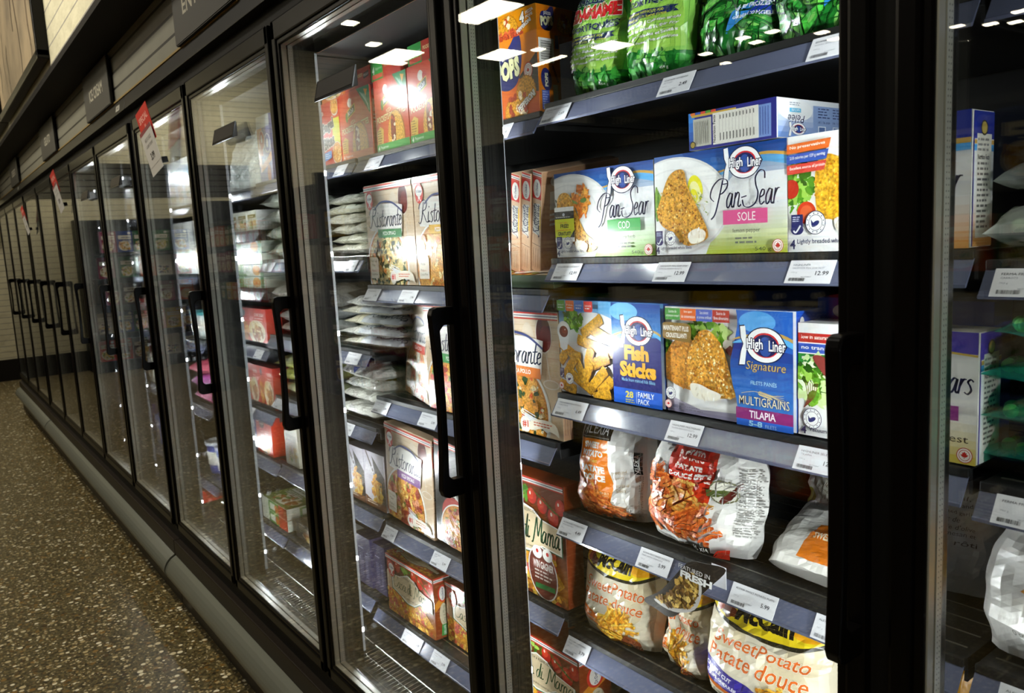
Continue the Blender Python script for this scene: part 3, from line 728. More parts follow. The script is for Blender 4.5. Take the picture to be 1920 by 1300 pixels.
    a.text(sub, 16.2, 2.9, 4.9, .75, '#3c3d3a'); a.small_print(16.6, 2.1, 4.0, 2, .6, '#6b6f63')
    msc(a, .5, 1.6, 1.5, 2.3); eco(a, 3.7, 2.7, 1.15); a.text('4', .5, .2, .8, 1.2, '#2a2a55', bold=.03); a.text('Lightly breaded whole fillets', 1.5, .75, 6.6, .65, '#2a2a55', bold=.01)
    a.text('540 g', 20.2, .2, 2.8, .7, '#2c3a24'); maple(a, 24.1, 1.0, .95)
    return a
def d_haddock():
    a = Art(25.3, 15.7, 5); a.rect(0, 0, 25.3, 15.7, '#f0f0ee'); a.ell(14, 8, 15, 8.5, '#f7f7f5')
    greens(a, 1.6, 9.0, 2.4, 3.4, 60, LEAF, .8); a.ell(.6, 8.6, 1.2, 1.3, '#c8321e'); a.ell(3.0, 5.3, 1.5, 1.5, '#d8401f'); a.ell(3.0, 5.3, 1.0, 1.0, '#e8683a')
    fillet(a, [(4.5, 11), (6.2, 12.8), (9, 12), (12, 12), (12, 3), (7, 4.2), (4.8, 5.0)], ('#f0b428', '#e29a18', '#f7cf5a', '#e08a12'), 150, 4, '#efb22c')
    flaky(a, [(7.5, 4.2), (9, 4.4), (9, 2.6), (7.8, 2.9)])
    ribbons(a, 0, 14.6, 7.0, (('#e8702a', 'No preservatives'), ('#2f57b4', '210 calories per 129 g serving'), ('#dd4a3c', 'Excellent source of protein')), 1.25)
    a.grad([(16, 0), (25.3, 0), (25.3, 6), (16, 6)], '#e0982a', '#f0f0ee', 6); a.rect(14, 12.6, 25.3, 15.7, '#22308c'); a.rect(14, 12.0, 25.3, 12.6, '#c9a04a'); a.rect(14, 11.2, 25.3, 12.0, '#4ea6e6'); a.pen('Pan-Sear', 13.2, 6.4, 11, 4.0, '#23224a', pen=.12)
    msc(a, .7, 2.4, 1.9, 2.7); eco(a, 4.6, 3.9, 1.6); a.text('4', .5, .4, .9, 1.3, '#2a2a55', bold=.03); a.text('Lightly breaded whole fillets', 1.7, .95, 9.4, .8, '#2a2a55', bold=.01)
    return a
def stick(a, x, y, l, w_, rot, base='#d19a22'):
    ca, sa = math.cos(rot), math.sin(rot); q = [(-l/2, -w_/2), (-l/2-.15, 0), (-l/2, w_/2), (l/2, w_/2), (l/2+.2, 0), (l/2, -w_/2)]
    dark = [(x+u*ca-v*sa+.14, y+u*sa+v*ca-.22) for u, v in q]; a.poly(dark, '#8a5a12', a.fm)
    p = [(x+u*ca-v*sa, y+u*sa+v*ca) for u, v in q]; a.poly(p, base, a.fm); a.specks(p, int(l*w_*3), .13, [C('#b87c14'), C('#e2b13c'), C('#c48a1c')], a.fm)
def boxbands(a, x0):
    W, H = a.W, a.H
    a.grad([(x0, 11.6), (W, 11.6), (W, H), (x0, H)], '#2e8fdc', '#0e3c96', 8); a.ell(x0+3, H-1.5, 3.4, 1.6, '#7cc4f0', n=30)
    a.grad([(x0, 0), (W, 0), (W, 12.2), (x0, 11.8)], '#141a6e', '#1a1f74', 3)
    a.curve([(x0-.5, 11.5), (x0+3, 12.6), (W-2, 13.1), (W+1, 11.6), (W+1, 11.0), (W-2, 12.5), (x0+3, 12.0), (x0-.5, 11.0)], '#5fb4ee'); a.curve([(x0-.5, 11.9), (x0+3, 13.0), (W-2, 13.5), (W+1, 12.1), (W+1, 11.7), (W-2, 13.1), (x0+3, 12.6), (x0-.5, 11.5)], '#c9a050')
def d_sticks():
    a = Art(26.8, 17.9, 8); W, H = a.W, a.H
    a.grad([(0, 0), (W, 0), (W, H), (0, H)], '#f2f4f5', '#59aee6', 8); a.ell(9, 8.2, 11, 7.6, '#f3f3f1', n=44)
    greens(a, 4.0, 14.0, 2.6, 1.9, 60, LEAF, .7)
    for x, y, l, r in ((9.2, 13.2, 6.2, .55), (11.8, 11.8, 6.5, -.35), (8.6, 9.9, 6.6, -.22), (13, 9.0, 5.0, -.2), (2.0, 8.7, 4.6, -.5), (1.0, 6.8, 2.4, .8), (4.6, 7.4, 2.8, -.2), (8.5, 7.6, 3, 1.2), (10.6, 6.6, 6.6, .38), (5.6, 5.6, 5.4, -1.05), (3.0, 4.9, 5.0, .9), (8.0, 4.5, 4, 1.1), (6.2, 2.7, 7.0, -.45), (10.8, 3.4, 6.2, .75), (13, 2.4, 4.5, .7), (2.6, 1.3, 4.5, -.2), (12.0, .6, 4.5, .3)):
        stick(a, x, y, l, 1.9, r)
    a.ell(2.1, 12.0, 1.9, 1.9, '#eceeee'); a.grad([(.5, 11.6), (.9, 8.8), (1.8, 8.2), (2.9, 8.6), (3.7, 11.6)], '#dcdfe2', '#fafafa', 6); a.ell(2.1, 12.1, 1.6, 1.5, '#f8f8f8'); a.ell(2.1, 11.9, 1.25, 1.1, '#7a3a20'); a.ell(2.3, 12.1, .8, .6, '#94492a'); a.ell(2.5, 12.3, .2, .15, '#e8c8b8')
    for k, (c, t) in enumerate((('#4a9a3c', 'Source of'), ('#ea6a26', 'No'), ('#2f6fc8', 'No artificial'), ('#e03c38', 'Good source'))):
        x = .4+k*2.55; a.poly([(x, 16.2), (x+.25, 15.9), (x+2.1, 15.9), (x+2.35, 16.2), (x+2.35, H), (x, H)], c); a.text(t, x+.3, 16.9, 1.7, .38, '#f4f4ee'); a.small_print(x+.35, 16.45, 1.6, 1, .4, '#f4f4ee')
    boxbands(a, 15.2)
    fishlogo(a, 21.6, 13.1, 3.1)
    for t, x, y, w_, h in (('Fish', 18.2, 7.9, 5.8, 2.7), ('Sticks', 17.0, 4.9, 8.6, 2.8)):
        a.text(t, x, y, w_, h, '#f3b32c', bold=.055, out='#141a6e', ow=.05)
    a.text('Made from minced fish fillets', 17.4, 4.1, 7.9, .62, '#8fc6ee', bold=.01)
    a.rect(15.3, 0, W, 2.8, '#1d5fd0'); a.text('28', 18.2, 1.15, 1.9, 1.2, '#e8d23c', bold=.03); a.small_print(18.2, .7, 2.2, 2, .4, '#d8c83c'); a.rect(20.8, .35, 20.9, 2.4, '#c9d2e8'); a.text('FAMILY', 21.2, 1.5, 3.8, .95, '#f2f4fa', bold=.01); a.text('PACK', 21.2, .3, 2.7, .95, '#f2f4fa', bold=.01)
    msc(a, .6, 2.9, 1.2, 1.9); eco(a, 3.3, 2.9, 1.15); maple(a, .9, 1.3, .7); a.text('700 g', 2.3, .6, 1.7, .7, '#5a4a2a'); return a
def d_tilapia():
    a = Art(24.5, 17.7, 12); W, H = a.W, a.H
    a.rect(0, 0, W, H, '#eceeef'); a.grad([(0, 8), (14.5, 8), (14.5, H), (0, H)], '#e6e8ea', '#f6f6f6', 5); a.ell(6, 3.0, 13, 5.0, '#f4f3f1', n=40); a.grad([(0, 0), (15, 0), (15, 1.4), (7, 1.0), (3, 2.0), (0, 2.8)], '#8f87a4', '#c8c2d2', 5)
    greens(a, 8.4, 13.6, 4.2, 2.2, 70, LEAF+['#c9e68c'], .85); greens(a, 1.0, 10.6, 1.6, 2.4, 30, LEAF, .8); a.blob(12.6, 12.0, 1.0, '#f1e9d6', .2); a.blob(13.0, 11.2, .8, '#7c3a34', .3)
    fillet(a, [(0, 9.6), (2.2, 12.2), (5.4, 12.6), (7, 9), (6, 4.6), (4.0, 4.2), (1.2, 5.0), (-1, 6.5)], ('#d78a1e', '#c0721a', '#eab85a', '#a85c10'), 120, 21, '#d68f2a')
    fillet(a, [(4.6, 8.2), (5.8, 12.0), (7.6, 14.0), (9.6, 13.9), (11.8, 11.6), (13.2, 7.6), (14.2, 4.4), (12.6, 3.6), (9.2, 3.4), (6.0, 3.8), (4.8, 5.2)], ('#e2a236', '#c67a18', '#f4d488', '#b0651a', '#efe0ae'), 330, 22, '#e0a137', .17)
    flaky(a, [(5.6, 5.2), (7.4, 5.4), (9.4, 4.8), (11.6, 4.2), (11.0, 3.2), (8.4, 2.9), (6.2, 3.3)])
    for k, (c, t, u) in enumerate((('#4a9a3c', 'Source de', 'polyinsatures omega-3'), ('#ea6a26', 'Sans agent', 'de conservation'), ('#4a62c0', 'Sans colorant', "ni arome artificiel"), ('#b8342e', 'Source de', 'fibres alimentaires'))):
        x = .6+k*3.25; a.rect(x, 15.6, x+3.2, H-.2, c); a.text(t, x+.75, 16.75, 1.7, .5, '#f4f2ec', bold=.01); a.text(u, x+.2, 16.0, 2.8, .5, '#f4f2ec', bold=.01)
    a.curve([(0, 14.9), (3, 15.1), (5.8, 14.8), (5.9, 12.4), (5.6, 12.0), (3, 12.2), (0, 12.6)], '#8a6a24'); a.text('MAINTENANT PLUS', .2, 13.8, 5.3, .85, '#f2ece0', bold=.03, rot=-.01); a.text('CROUSTILLANT!', .7, 12.6, 4.4, .85, '#f2ece0', bold=.03, rot=.0)
    X = catmull([(14.8, H), (15.0, 15.5), (14.2, 12), (13.6, 9.5), (13.9, 6.5), (14.7, 3.6), (14.9, 0)], 6)
    a.grad(X+[(W, 0), (W, H)], '#2a55c4', '#2468c4', 3)
    a.grad([(X[int(len(X)*.28)])]+X[int(len(X)*.28):]+[(W, 0), (W, 11.6)], '#2a86e0', '#20207a', 9)
    a.curve([(14, 12.6), (17, 13.6), (22, 14.0), (W+1, 12.6), (W+1, 11.9), (22, 13.2), (17, 12.9)], '#5fb4ee'); a.curve([(14, 13.1), (17, 14.1), (22, 14.5), (W+1, 13.2), (W+1, 12.8), (22, 14.0), (17, 13.6)], '#c9a050')
    a.ell(18.5, 16, 3.2, 1.6, '#5aa8ea', n=30)
    fishlogo(a, 19.8, 12.6, 3.2); a.text('Signature', 16.4, 8.4, 6.8, 1.7, '#d8b45c', shear=.15, out='#20246a', ow=.02)
    a.text('FILETS PAN\u00c9S', 17.3, 6.5, 4.5, .75, '#a9d6f2', bold=.01)
    for k in range(9):
        for s_ in (-1, 1): a.ell(18.8+k*.26, 5.3-.05*k+s_*.18, .28, .1, '#d9c795', s_*.6, 9)
    a.line(catmull([(15.6, 5.0), (18, 5.5), (21, 5.0), (23, 4.4)], 5), .09, '#d9c795')
    for k in range(4): a.line([(20.6, 5.1), (23.0, 5.4-.35*k)], .07, '#d9c795')
    a.text('MULTIGRAINS', 15.2, 3.3, 8.7, 1.35, '#efe3bd', bold=.0, out='#1b2c6e', ow=.025)
    a.rect(14.6, 1.95-.9, W, 2.9-.1, '#8c2a72'); a.text('TILAPIA', 17.0, 1.35, 4.6, 1.15, '#f4eef4', bold=.02)
    a.rect(14.7, 0, W, 1.05, '#2a62c8'); a.text('5-8', 16.9, .1, 2.4, .85, '#a9dcf6', bold=.03); a.text('FILETS', 19.8, .1, 1.9, .55, '#a9c6f0')
    eco(a, 1.5, 3.3, 1.1); maple(a, .95, 1.4, .7); a.text('680 g', 1.9, .75, 1.7, .75, '#3a3c5a'); a.small_print(3.8, 1.2, 4.6, 2, .4, '#7f7a8c'); return a
def d_salad():
    a = Art(24.5, 16.0, 14); a.rect(0, 0, 24.5, 16, '#f3f3f1')
    ribbons(a, 0, 14.6, 7.4, (('#c8342a', 'low in saturated fat'), ('#3a5ac0', 'no trans fat'), ('#35963c', 'gluten-free')), 1.3, .0)
    greens(a, 2.8, 8.2, 3.0, 3.4, 110, LEAF+['#d5eca8', '#eef5d8'], .8); a.curve([(2.4, 11.2), (4.2, 11.4), (6.0, 9.0), (5.0, 8.2)], '#8c3a34')
    for k in range(6): a.line(catmull([(1, 4), (1.6+.2*k, 5.6), (1.2+.4*k, 7.6)], 4), .1, '#7a3a28')
    fillet(a, [(6, 10), (9, 11), (12, 9), (12, 2), (7, 3), (6.4, 6)], n=90)
    a.grad([(17, 0), (24.5, 0), (24.5, 6), (17, 6)], '#d8c22a', '#f3f3f1', 6); a.rect(17, 13.4, 24.5, 16, '#3c2f9a'); a.line([(17, 13.8), (24.5, 13.2)], .25, '#c9a83c'); a.pen('Selects', 15.5, 8.4, 8.0, 3.4, '#2a2a5a', pen=.14) if False else a.pen('Pan-Sears', 13.5, 8.6, 10.4, 3.6, '#2a2a5a', pen=.13); a.rect(15, 5.2, 22.4, 7.0, '#8c2a82'); a.text('best', 20.4, 2.6, 3.2, .9, '#3a3a34'); maple(a, 23.2, 1.1, .95)
    eco(a, 2.4, 2.6, 1.5); a.text('4', .6, .3, .9, 1.1, '#3a2f52', bold=.03); a.text('Vacuum packed', 1.9, .6, 5.6, .75, '#3a2f52'); return a
def d_nutrition(flip=False):
    a = Art(15.9, 5.6, 15); a.rect(0, 0, 15.9, 5.6, '#2a2c82'); a.grad([(0, 0), (1.2, 0), (1.2, 5.6), (0, 5.6)], '#2a2c82', '#2f86dc', 4); a.rect(.6, 4.9, 9, 5.25, '#c8a43a')
    for k, c in enumerate(('#e2702a', '#2f57b4', '#d8402f', '#58a03c', '#d8402f')): a.rect(.4+k*1.0, 5.25, 1.3+k*1.0, 5.6, c)
    a.rect(.9, .5, 4.4, 4.6, '#c9c6b8'); a.rect(4.7, .4, 12.9, 5.0, '#e9e6dc'); a.rect(12.9, .4, 15.0, 4.9, '#7f9cd8')
    a.text('Nutrition Facts', 5.2, .7, 4.0, .5, '#22222a', bold=.02, rot=math.pi/2)
    for k in range(11): a.rect(5.9+k*.6, .8, 5.93+k*.6, 4.8, '#8c8a86'); a.line([(6.1+k*.6, .9), (6.1+k*.6, 2.0)], .16, '#6a6966'); a.line([(6.1+k*.6, 4.0), (6.1+k*.6, 4.6)], .16, '#6a6966')
    for k in range(7): a.line([(1.3+k*.42, .8), (1.3+k*.42, 4.2)], .12, '#86847c')
    for k in range(4): a.line([(13.2+k*.45, .7), (13.2+k*.45, 4.6)], .14, '#4e66a8')
    a.ell(.8, .8, .55, .55, '#222018'); a.ell(.8, .8, .42, .42, '#a89040'); return a
def d_pelee():
    a = Art(16, 5.6, 16); a.grad([(0, 0), (16, 0), (16, 5.6), (0, 5.6)], '#5f86c8', '#eef1f4', 7); a.rect(5.6, .4, 16, 4.9, '#8ea6d4'); a.ell(2.8, 4.0, 2.7, 1.6, '#eef0f2')
    fishlogo(a, 3.2, 1.3, 1.1); a.text('P\u00e9l\u00e9e', 4.2, 3.3, 2.6, 1.1, '#23224a', rot=math.pi, shear=.2); a.rect(1.8, 3.7, 3.6, 4.3, '#5cb8e0'); a.text('NATURE', 3.4, 4.2, 1.3, .34, '#f4f4f4', rot=math.pi); a.small_print(1.8, 5.0, 1.8, 2, .3, '#8f97a6')
    for x in (6.4, 8.9): a.small_print(x, 4.4, 2.0, 4, .42, '#4c5a86'); a.rect(x, .7, x+1.3, 1.9, '#dfe6f2'); a.rect(x+.15, .85, x+1.15, 1.75, '#5f7cb4'); a.text('14 / 16 min', x, 2.3, 2.0, .4, '#2c3864')
    return a
# ---- pizza boxes
def pizza(a, cx, cy, r, kind):
    a.ell(cx+.2, cy-.3, r*1.07, r*1.05, '#d9d3c8', n=44); a.ell(cx, cy, r*1.05, r*1.03, '#f0ede6', n=44)
    a.ell(cx, cy, r, r*.98, '#c9822e', n=44, m=a.fm); a.ell(cx, cy, r*.94, r*.92, {'spin': '#d9bf7a', 'mozz': '#e0a468'}.get(kind, '#e0a042'), n=44, m=a.fm)
    T = {'pollo': (('#e9c98a', 26, .55), ('#2f4a22', 34, .5), ('#dd5a22', 26, .35), ('#f1e2b8', 30, .35), ('#e0973c', 16, .75), ('#24381a', 22, .35)),
         'spin': (('#2f4f26', 60, .55), ('#efdfa6', 46, .45), ('#1f3a1a', 40, .4), ('#d98a34', 22, .4), ('#f5ecc8', 24, .3)),
         'mozz': (('#d9542a', 30, .45), ('#e9e4d2', 16, 1.15), ('#d8492a', 16, .4), ('#4a5a24', 9, .35)),
         'spec': (('#d8662c', 34, .6), ('#b8452c', 22, .8), ('#e8b04a', 36, .5), ('#e79a72', 22, .7), ('#7c8a2e', 18, .45), ('#a03a24', 14, .75), ('#f0d070', 16, .4)),
         'funghi': (('#f0b44a', 40, .6), ('#e0862c', 24, .5), ('#f6dc94', 36, .5), ('#c9742a', 14, .45)),
         'tomato': (('#e05a26', 40, .7), ('#f0b13a', 30, .6), ('#c23a20', 26, .6), ('#5c8a2c', 14, .4))}[kind]
    for c, n, q in T:
        for k in range(n):
            t = a.r.uniform(0, 6.28); d = math.sqrt(a.r.random())*r*.9; a.blob(cx+d*math.cos(t), cy+d*math.sin(t), q*r/6.2*a.r.uniform(.6, 1.25), c, .4, 8, a.fm, a.r.uniform(.55, 1), a.r.uniform(0, 3))
def stripes(a, y, h=1.0):
    a.rect(0, y, a.W, y+h, '#f3efe8'); a.rect(0, y+.72*h, a.W, y+h, '#d83a2c'); a.rect(0, y+.40*h, a.W, y+.52*h, '#4a5a78'); a.rect(0, y-.02, a.W, y+.18*h, '#d83a2c')
def oetker(a, x, y, s):
    a.ell(x, y, s*.78, s, '#d8352b'); a.ell(x, y+.2*s, s*.64, s*.52, '#f3efe9'); a.text('Dr.Oetker', x-.56*s, y+.06*s, 1.12*s, .3*s, '#2c3a6a', bold=.02)
    a.ell(x, y-.45*s, s*.2, s*.2, '#f3efe9'); a.poly([(x-.36*s, y-.78*s), (x, y-.3*s), (x+.36*s, y-.78*s)], '#f3efe9'); a.poly([(x-.2*s, y-.8*s), (x, y-.5*s), (x+.2*s, y-.8*s)], '#d8352b')
def d_ristorante(sub, tint, kind, seed=1):
    a = Art(25.4, 26.0, seed); W, H = a.W, a.H
    a.rect(0, 0, W, H, '#d8bd9c'); a.grad([(0, 12), (W, 12), (W, H), (0, H)], '#d5b896', '#e6d2b6', 6)
    for k in range(10): a.line(catmull([(0, 13+1.2*k), (9, 13.4+1.2*k), (W, 12.8+1.25*k)], 5), .06, '#c4a37e')
    a.ell(15.5, 20, 2.0, 3.6, '#e2d2bd'); a.ell(20.6, 21.4, 2.6, 4.0, '#e6d8c8'); a.ell(20.6, 21.4, 2.3, 3.7, '#5a1a18'); a.ell(21.2, 20.6, 1.7, 2.6, '#7a241e'); a.line([(21.2, 17.6), (22.2, 11.6)], .4, '#dccbb6'); a.ell(22.4, 11.2, 2.6, 1.0, '#e3d5c4'); a.ell(22.4, 11.2, 2.2, .75, '#cfb79a')
    pizza(a, 10.4, 4.4, 10.6, kind)
    a.poly([(2.6, 14.2), (19.6, 13.0), (20.6, 20.0), (16, 20.6), (8, 20.9), (3.0, 19.6)], '#e4e0da')
    a.line(catmull([(5.4, 19.4), (8.5, 21.0), (12, 21.3), (16, 20.6), (20.4, 18.4)], 7), .5, '#3a4278')
    a.pen('Ristorante', 3.2, 15.0, 16.6, 4.9, '#2a3358', pen=.14)
    a.poly([(6.8, 12.2), (19.4, 12.0), (19.4, 14.2), (6.8, 14.4)], tint); a.text(sub, 9.4, 12.75, 6.8, .95, '#f4f0e8', bold=.02)
    stripes(a, H-1.7, 1.5); oetker(a, 3.1, H-4.0, 2.4)
    a.poly([(13.4, 4.4), (17.4, 3.6), (21.2, 1.8), (20.6, 1.0), (16.6, 2.8), (13.4, 3.0)], '#dfe0e2')
    for k in range(4): a.line([(17, 4.0-.5*k), (12.6, 5.2-.55*k)], .22, '#e9eaec')
    a.poly([(1.0, 1.6), (5.6, 1.6), (5.8, 6.6), (5.0, 7.2), (1.0, 7.2)], '#efe3d0'); a.text('Thin Crust', 1.5, 5.9, 3.4, .6, '#4a4640'); a.text('Pizza', 1.9, 4.9, 2.0, .6, '#4a4640'); a.text('Pizza \u00e0', 1.7, 3.4, 2.4, .6, '#4a4640'); a.text('Cro\u00fbte Mince', 1.4, 2.4, 3.6, .6, '#4a4640')
    a.ell(13.6, 1.9, 1.7, 1.7, '#f4ece0'); a.text('#1', 12.6, 1.2, 2.0, 1.6, '#d8352b', bold=.03); a.curve([(15.0, 2.6), (19, 3.6), (23.4, 3.0), (24.4, .6), (23, 1.2), (19, 1.6), (15.2, .9)], '#efe6d2'); a.small_print(16.4, 2.6, 6.0, 2, .55, '#d86a52')
    return a
def d_spine():
    a = Art(2.6, 26.0, 3); a.rect(0, 0, 2.6, 26, '#dcb796'); a.grad([(0, 0), (2.6, 0), (2.6, 9), (0, 9)], '#c89a76', '#dcb796', 4); stripes(a, 24.4, 1.4); a.rect(0, 19, 2.6, 24.3, '#d8352b'); a.ell(1.3, 21.6, 1.1, 2.3, '#f3efe9')
    a.text('Dr.Oetker', 1.6, 19.9, 3.3, .62, '#2c3a6a', rot=math.pi/2, bold=.02); a.poly([(.25, 10.0), (2.2, 9.7), (2.2, 18.0), (.25, 17.6)], '#dcdad6'); a.pen('Ristorante', 2.0, 9.9, 7.8, 2.6, '#23284a', rot=math.pi/2, pen=.17); a.rect(2.15, 11.4, 2.5, 17.4, '#e2b830')
    for k in range(3): a.line([(.4+.7*k, 1.0), (.5+.7*k, 6.2)], .1, '#7a5c48')
    a.line([(0, 7.2), (2.6, 7.0)], .12, '#5a4438'); return a
def d_casa(W=25.4, H=26.0, seed=2):
    a = Art(W, H, seed); a.rect(0, 0, W, H, '#7c3a16'); k = H/26 if H > 20 else .85
    a.grad([(0, 0), (W, 0), (W, H*.4), (0, H*.4)], '#c87818', '#7c3a16', 5)
    greens(a, W*.4, H*.86, 4.5, 1.8, 26, LEAF, .9)
    for x, y, r in ((.60, .84, 1.5), (.73, .79, 1.6), (.86, .72, 1.7), (.95, .82, 1.5), (.25, .86, 1.7), (.08, .8, 1.6)):
        a.ell(W*x, H*y, r, r*1.15, '#c4261a'); a.ell(W*x-.3, H*y+.3, r*.6, r*.7, '#dd4428'); a.ell(W*x-.5, H*y+.55, r*.18, r*.25, '#fbe6dc')
    for q in range(12): a.line(catmull([(W*.62+q*.55, H*.90-.3*q), (W*.66+q*.5, H*.87-.25*q), (W*.68+q*.6, H*.88-.3*q)], 3), .16, '#55742a')
    a.ell(W*.06, H*.52, 2.4, 3.6, '#e9d2b6'); a.ell(W*.10, H*.5, 1.8, 3.2, '#d9b894')
    # slice
    a.poly([(0, H*.40), (W*.35, H*.44), (W*.72, H*.41), (W*.97, H*.18), (W*.9, H*.12), (0, H*.10)], '#d99a24', a.fm)
    for c, n, q in (('#f0bc3a', 34, .9), ('#c8502e', 18, .95), ('#e8862a', 26, .8), ('#c9564a', 9, 1.3), ('#f6dc6a', 22, .55)):
        for z in range(n): a.blob(a.r.uniform(0, W*.88), a.r.uniform(H*.13, H*.40), q*k*a.r.uniform(.6, 1.2), c, .4, 8, a.fm)
    a.grad([(0, 0), (W, 0), (W, H*.09), (0, H*.12)], '#7a2c10', '#c88a2a', 4, m=a.fm)
    for z in range(24): a.blob(a.r.uniform(0, W), a.r.uniform(0, H*.08), .8*k, a.r.choice(('#e0a030', '#b8441c', '#e8bb4a')), .4, 8, a.fm)
    # name plate
    y0, y1 = H*.44, H*.68
    pl = [(W*.13, y1), (W*.30, y1+.5), (W*.48, y1+2.2), (W*.62, y1+1.5), (W*.72, y1-.2), (W*.96, y1-1.0), (W*.96, y0-.4), (W*.72, y0), (W*.6, y0-1.8), (W*.45, y0-2.2), (W*.3, y0-1.0), (W*.13, y0)]
    a.poly([(p[0]+(p[0]-W*.53)*.03, p[1]-.25) for p in pl], '#27613a'); a.poly(pl, '#f0ece2'); a.poly([(p[0]+(W*.54-p[0])*.05, p[1]+(H*.56-p[1])*.09) for p in pl], '#d9c4a0')
    a.text('CRUST WITH A RISING EDGE', W*.27, y1+.55, W*.42, .7, '#4a4a40', bold=.01); a.text('TENDANCE \u00c0 BORD LEVANT AU FOUR', W*.30, y0-1.0, W*.40, .6, '#4a4a40', bold=.01)
    a.pen('Casa di Mama', W*.155, y0+.9, W*.78, (y1-y0)*.86, '#1f5a38', pen=.13)
    stripes(a, H-1.5, 1.4); oetker(a, 3.2, H-4.1, 2.3)
    return a
def d_casaside():
    a = Art(4.6, 15.7, 6); a.rect(0, 0, 4.6, 15.7, '#8a3a16'); stripes(a, 14.3, 1.3); a.poly([(0, 7), (4.6, 10.5), (4.6, 13), (0, 9)], '#e0902a'); a.ell(2.3, 11.4, 1.3, 2.2, '#d8352b'); a.ell(2.3, 11.4, .9, 1.8, '#f3efe9'); a.text('Dr.Oetker', 2.6, 9.9, 3.0, .5, '#2c3a6a', rot=math.pi/2, bold=.02)
    a.ell(2.4, 6.0, 1.2, 2.9, '#d8cdb0'); a.text('Casa di Mama', 2.8, 3.6, 4.6, .7, '#5a6a4a', rot=math.pi/2, shear=.2); a.poly([(1.4, .6), (3.2, .4), (3.4, 3.4), (1.7, 3.4)], '#3a9a4a'); a.text('DELUXE', 2.75, .8, 2.3, .6, '#eef4ea', rot=math.pi/2, bold=.02)
    a.ell(4.0, 5.4, .9, 1.2, '#c4261a'); a.ell(4.2, 12.6, .8, .9, '#c4261a'); return a
def d_football(a, x, y, s):
    a.ell(x, y, s*1.05, s*1.35, '#e9e4dc', .25); a.ell(x, y, s*.98, s*1.28, '#6a2a1e', .25); a.rect(x-.72*s, y+.15*s, x+.86*s, y+.62*s, '#7d3226'); a.text('WIN GAGNER', x-.7*s, y+.2*s, 1.5*s, .38*s, '#f4efe8', bold=.03); a.small_print(x-.6*s, y+.02*s, 1.3*s, 3, .18*s, '#e0d2c8')
    a.poly([(x-.6*s, y-.85*s), (x+.85*s, y-.75*s), (x+.85*s, y-.5*s), (x-.6*s, y-.6*s)], '#2f7a3c')
    for q in (-.35, .4): a.ell(x+q*s, y+1.0*s, .36*s, .32*s, '#f0eee8'); a.ell(x+q*s, y+1.05*s, .1*s, .1*s, '#d0342a')
    return a
def d_pocket(strip, seed):
    a = Art(17.6, 17.6, seed); W = H = 17.6; a.rect(0, 0, W, H, '#c8371f'); a.ell(9, 10, 10, 9, '#d04a28', n=34); a.ell(8, 8, 7, 6, '#d8562c', n=34)
    a.poly([(10.6, H), (W, 10.2), (W, H)], '#1f8a52'); 
    for k in range(4): a.line([(12.4+k*.9, 16.6-k*.35), (16.6+.1*k, 12.8-k*.5)], .28, '#a9d8b8')
    a.poly([(14.6, 17), (16.6, 16.6), (15.6, 15.0)], '#e9a23a')
    a.ell(6.4, 14.8, 1.3, 1.2, '#efe6d6'); a.ell(8.3, 14.6, 1.0, 1.0, '#c01f1f'); a.ell(4.2, 11.2, .7, 1.3, '#3c7a34')
    a.poly([(4.7, 10.6), (9.2, 12.2), (9.2, 14.4), (4.7, 12.9)], '#d8c42c'); a.poly([(4.95, 10.95), (8.95, 12.4), (8.95, 14.1), (4.95, 12.7)], '#171713'); a.text('McCain', 5.2, 11.3, 3.4, 1.3, '#f2f2ea', bold=.02, rot=.33, shear=.1)
    a.text('PIZZA', 6.4, 9.0, 2.6, .9, '#efd9a8', bold=.02, rot=.2); a.text('POCKETS\u00b7POCHETTES', 1.0, 6.9, 15.4, 1.6, '#f3e2a0', bold=.03, rot=.08, out='#7c1a10', ow=.03)
    a.ell(11.0, 2.8, 4.6, 6.6, '#a8661a', n=30); a.ell(10.8, 2.8, 4.3, 6.3, '#dba43a', n=30, m=a.fm); a.curve([(9.0, 8.4), (10.6, 7.2), (10.6, 2), (9.6, -1), (8.4, 2), (8.2, 6)], '#7a2c18')
    for k in range(14): a.blob(9.4+a.r.uniform(-.7, .9), 1+k*.5, .5, a.r.choice(('#f0dcb0', '#c03a28', '#8c2418', '#efe6c8')), .4, 7)
    a.poly([(.5, 1.0), (3.6, 1.0), (4.2, 5.4), (2.4, 6.2), (.5, 5.0)], '#e0b848'); a.small_print(.8, 5.0, 2.4, 7, .6, '#8a6420')
    a.rect(0, 0, W, 1.9, strip); a.text('4', .7, .3, .8, 1.2, '#f4f4ec', bold=.04); a.text('Pepperoni', 2.0, .5, 4.2, .9, '#eef2e4', shear=.15); return a
def d_pockettop(strip, seed=3):
    a = Art(12, 4.4, seed); a.rect(0, 0, 12, 4.4, '#b82c1a'); a.rect(0, 0, 5, 4.4, strip); a.text('4', .6, 1.5, .9, 1.8, '#f4f4ec', bold=.04); a.text('Pepperoni', 1.8, 2.2, 2.8, .8, '#eef2e4', shear=.15); a.rect(.5, .4, 4.8, 1.4, '#d4503a'); a.text('POCKETS', 5.6, 2.4, 3.0, .8, '#f3e2a0', bold=.03)
    a.poly([(9, 1.6), (11.4, 2.0), (11.4, 3.4), (9, 3.0)], '#171713'); a.text('McCain', 9.2, 2.1, 2.0, .7, '#f2f2ea', rot=.12); return a
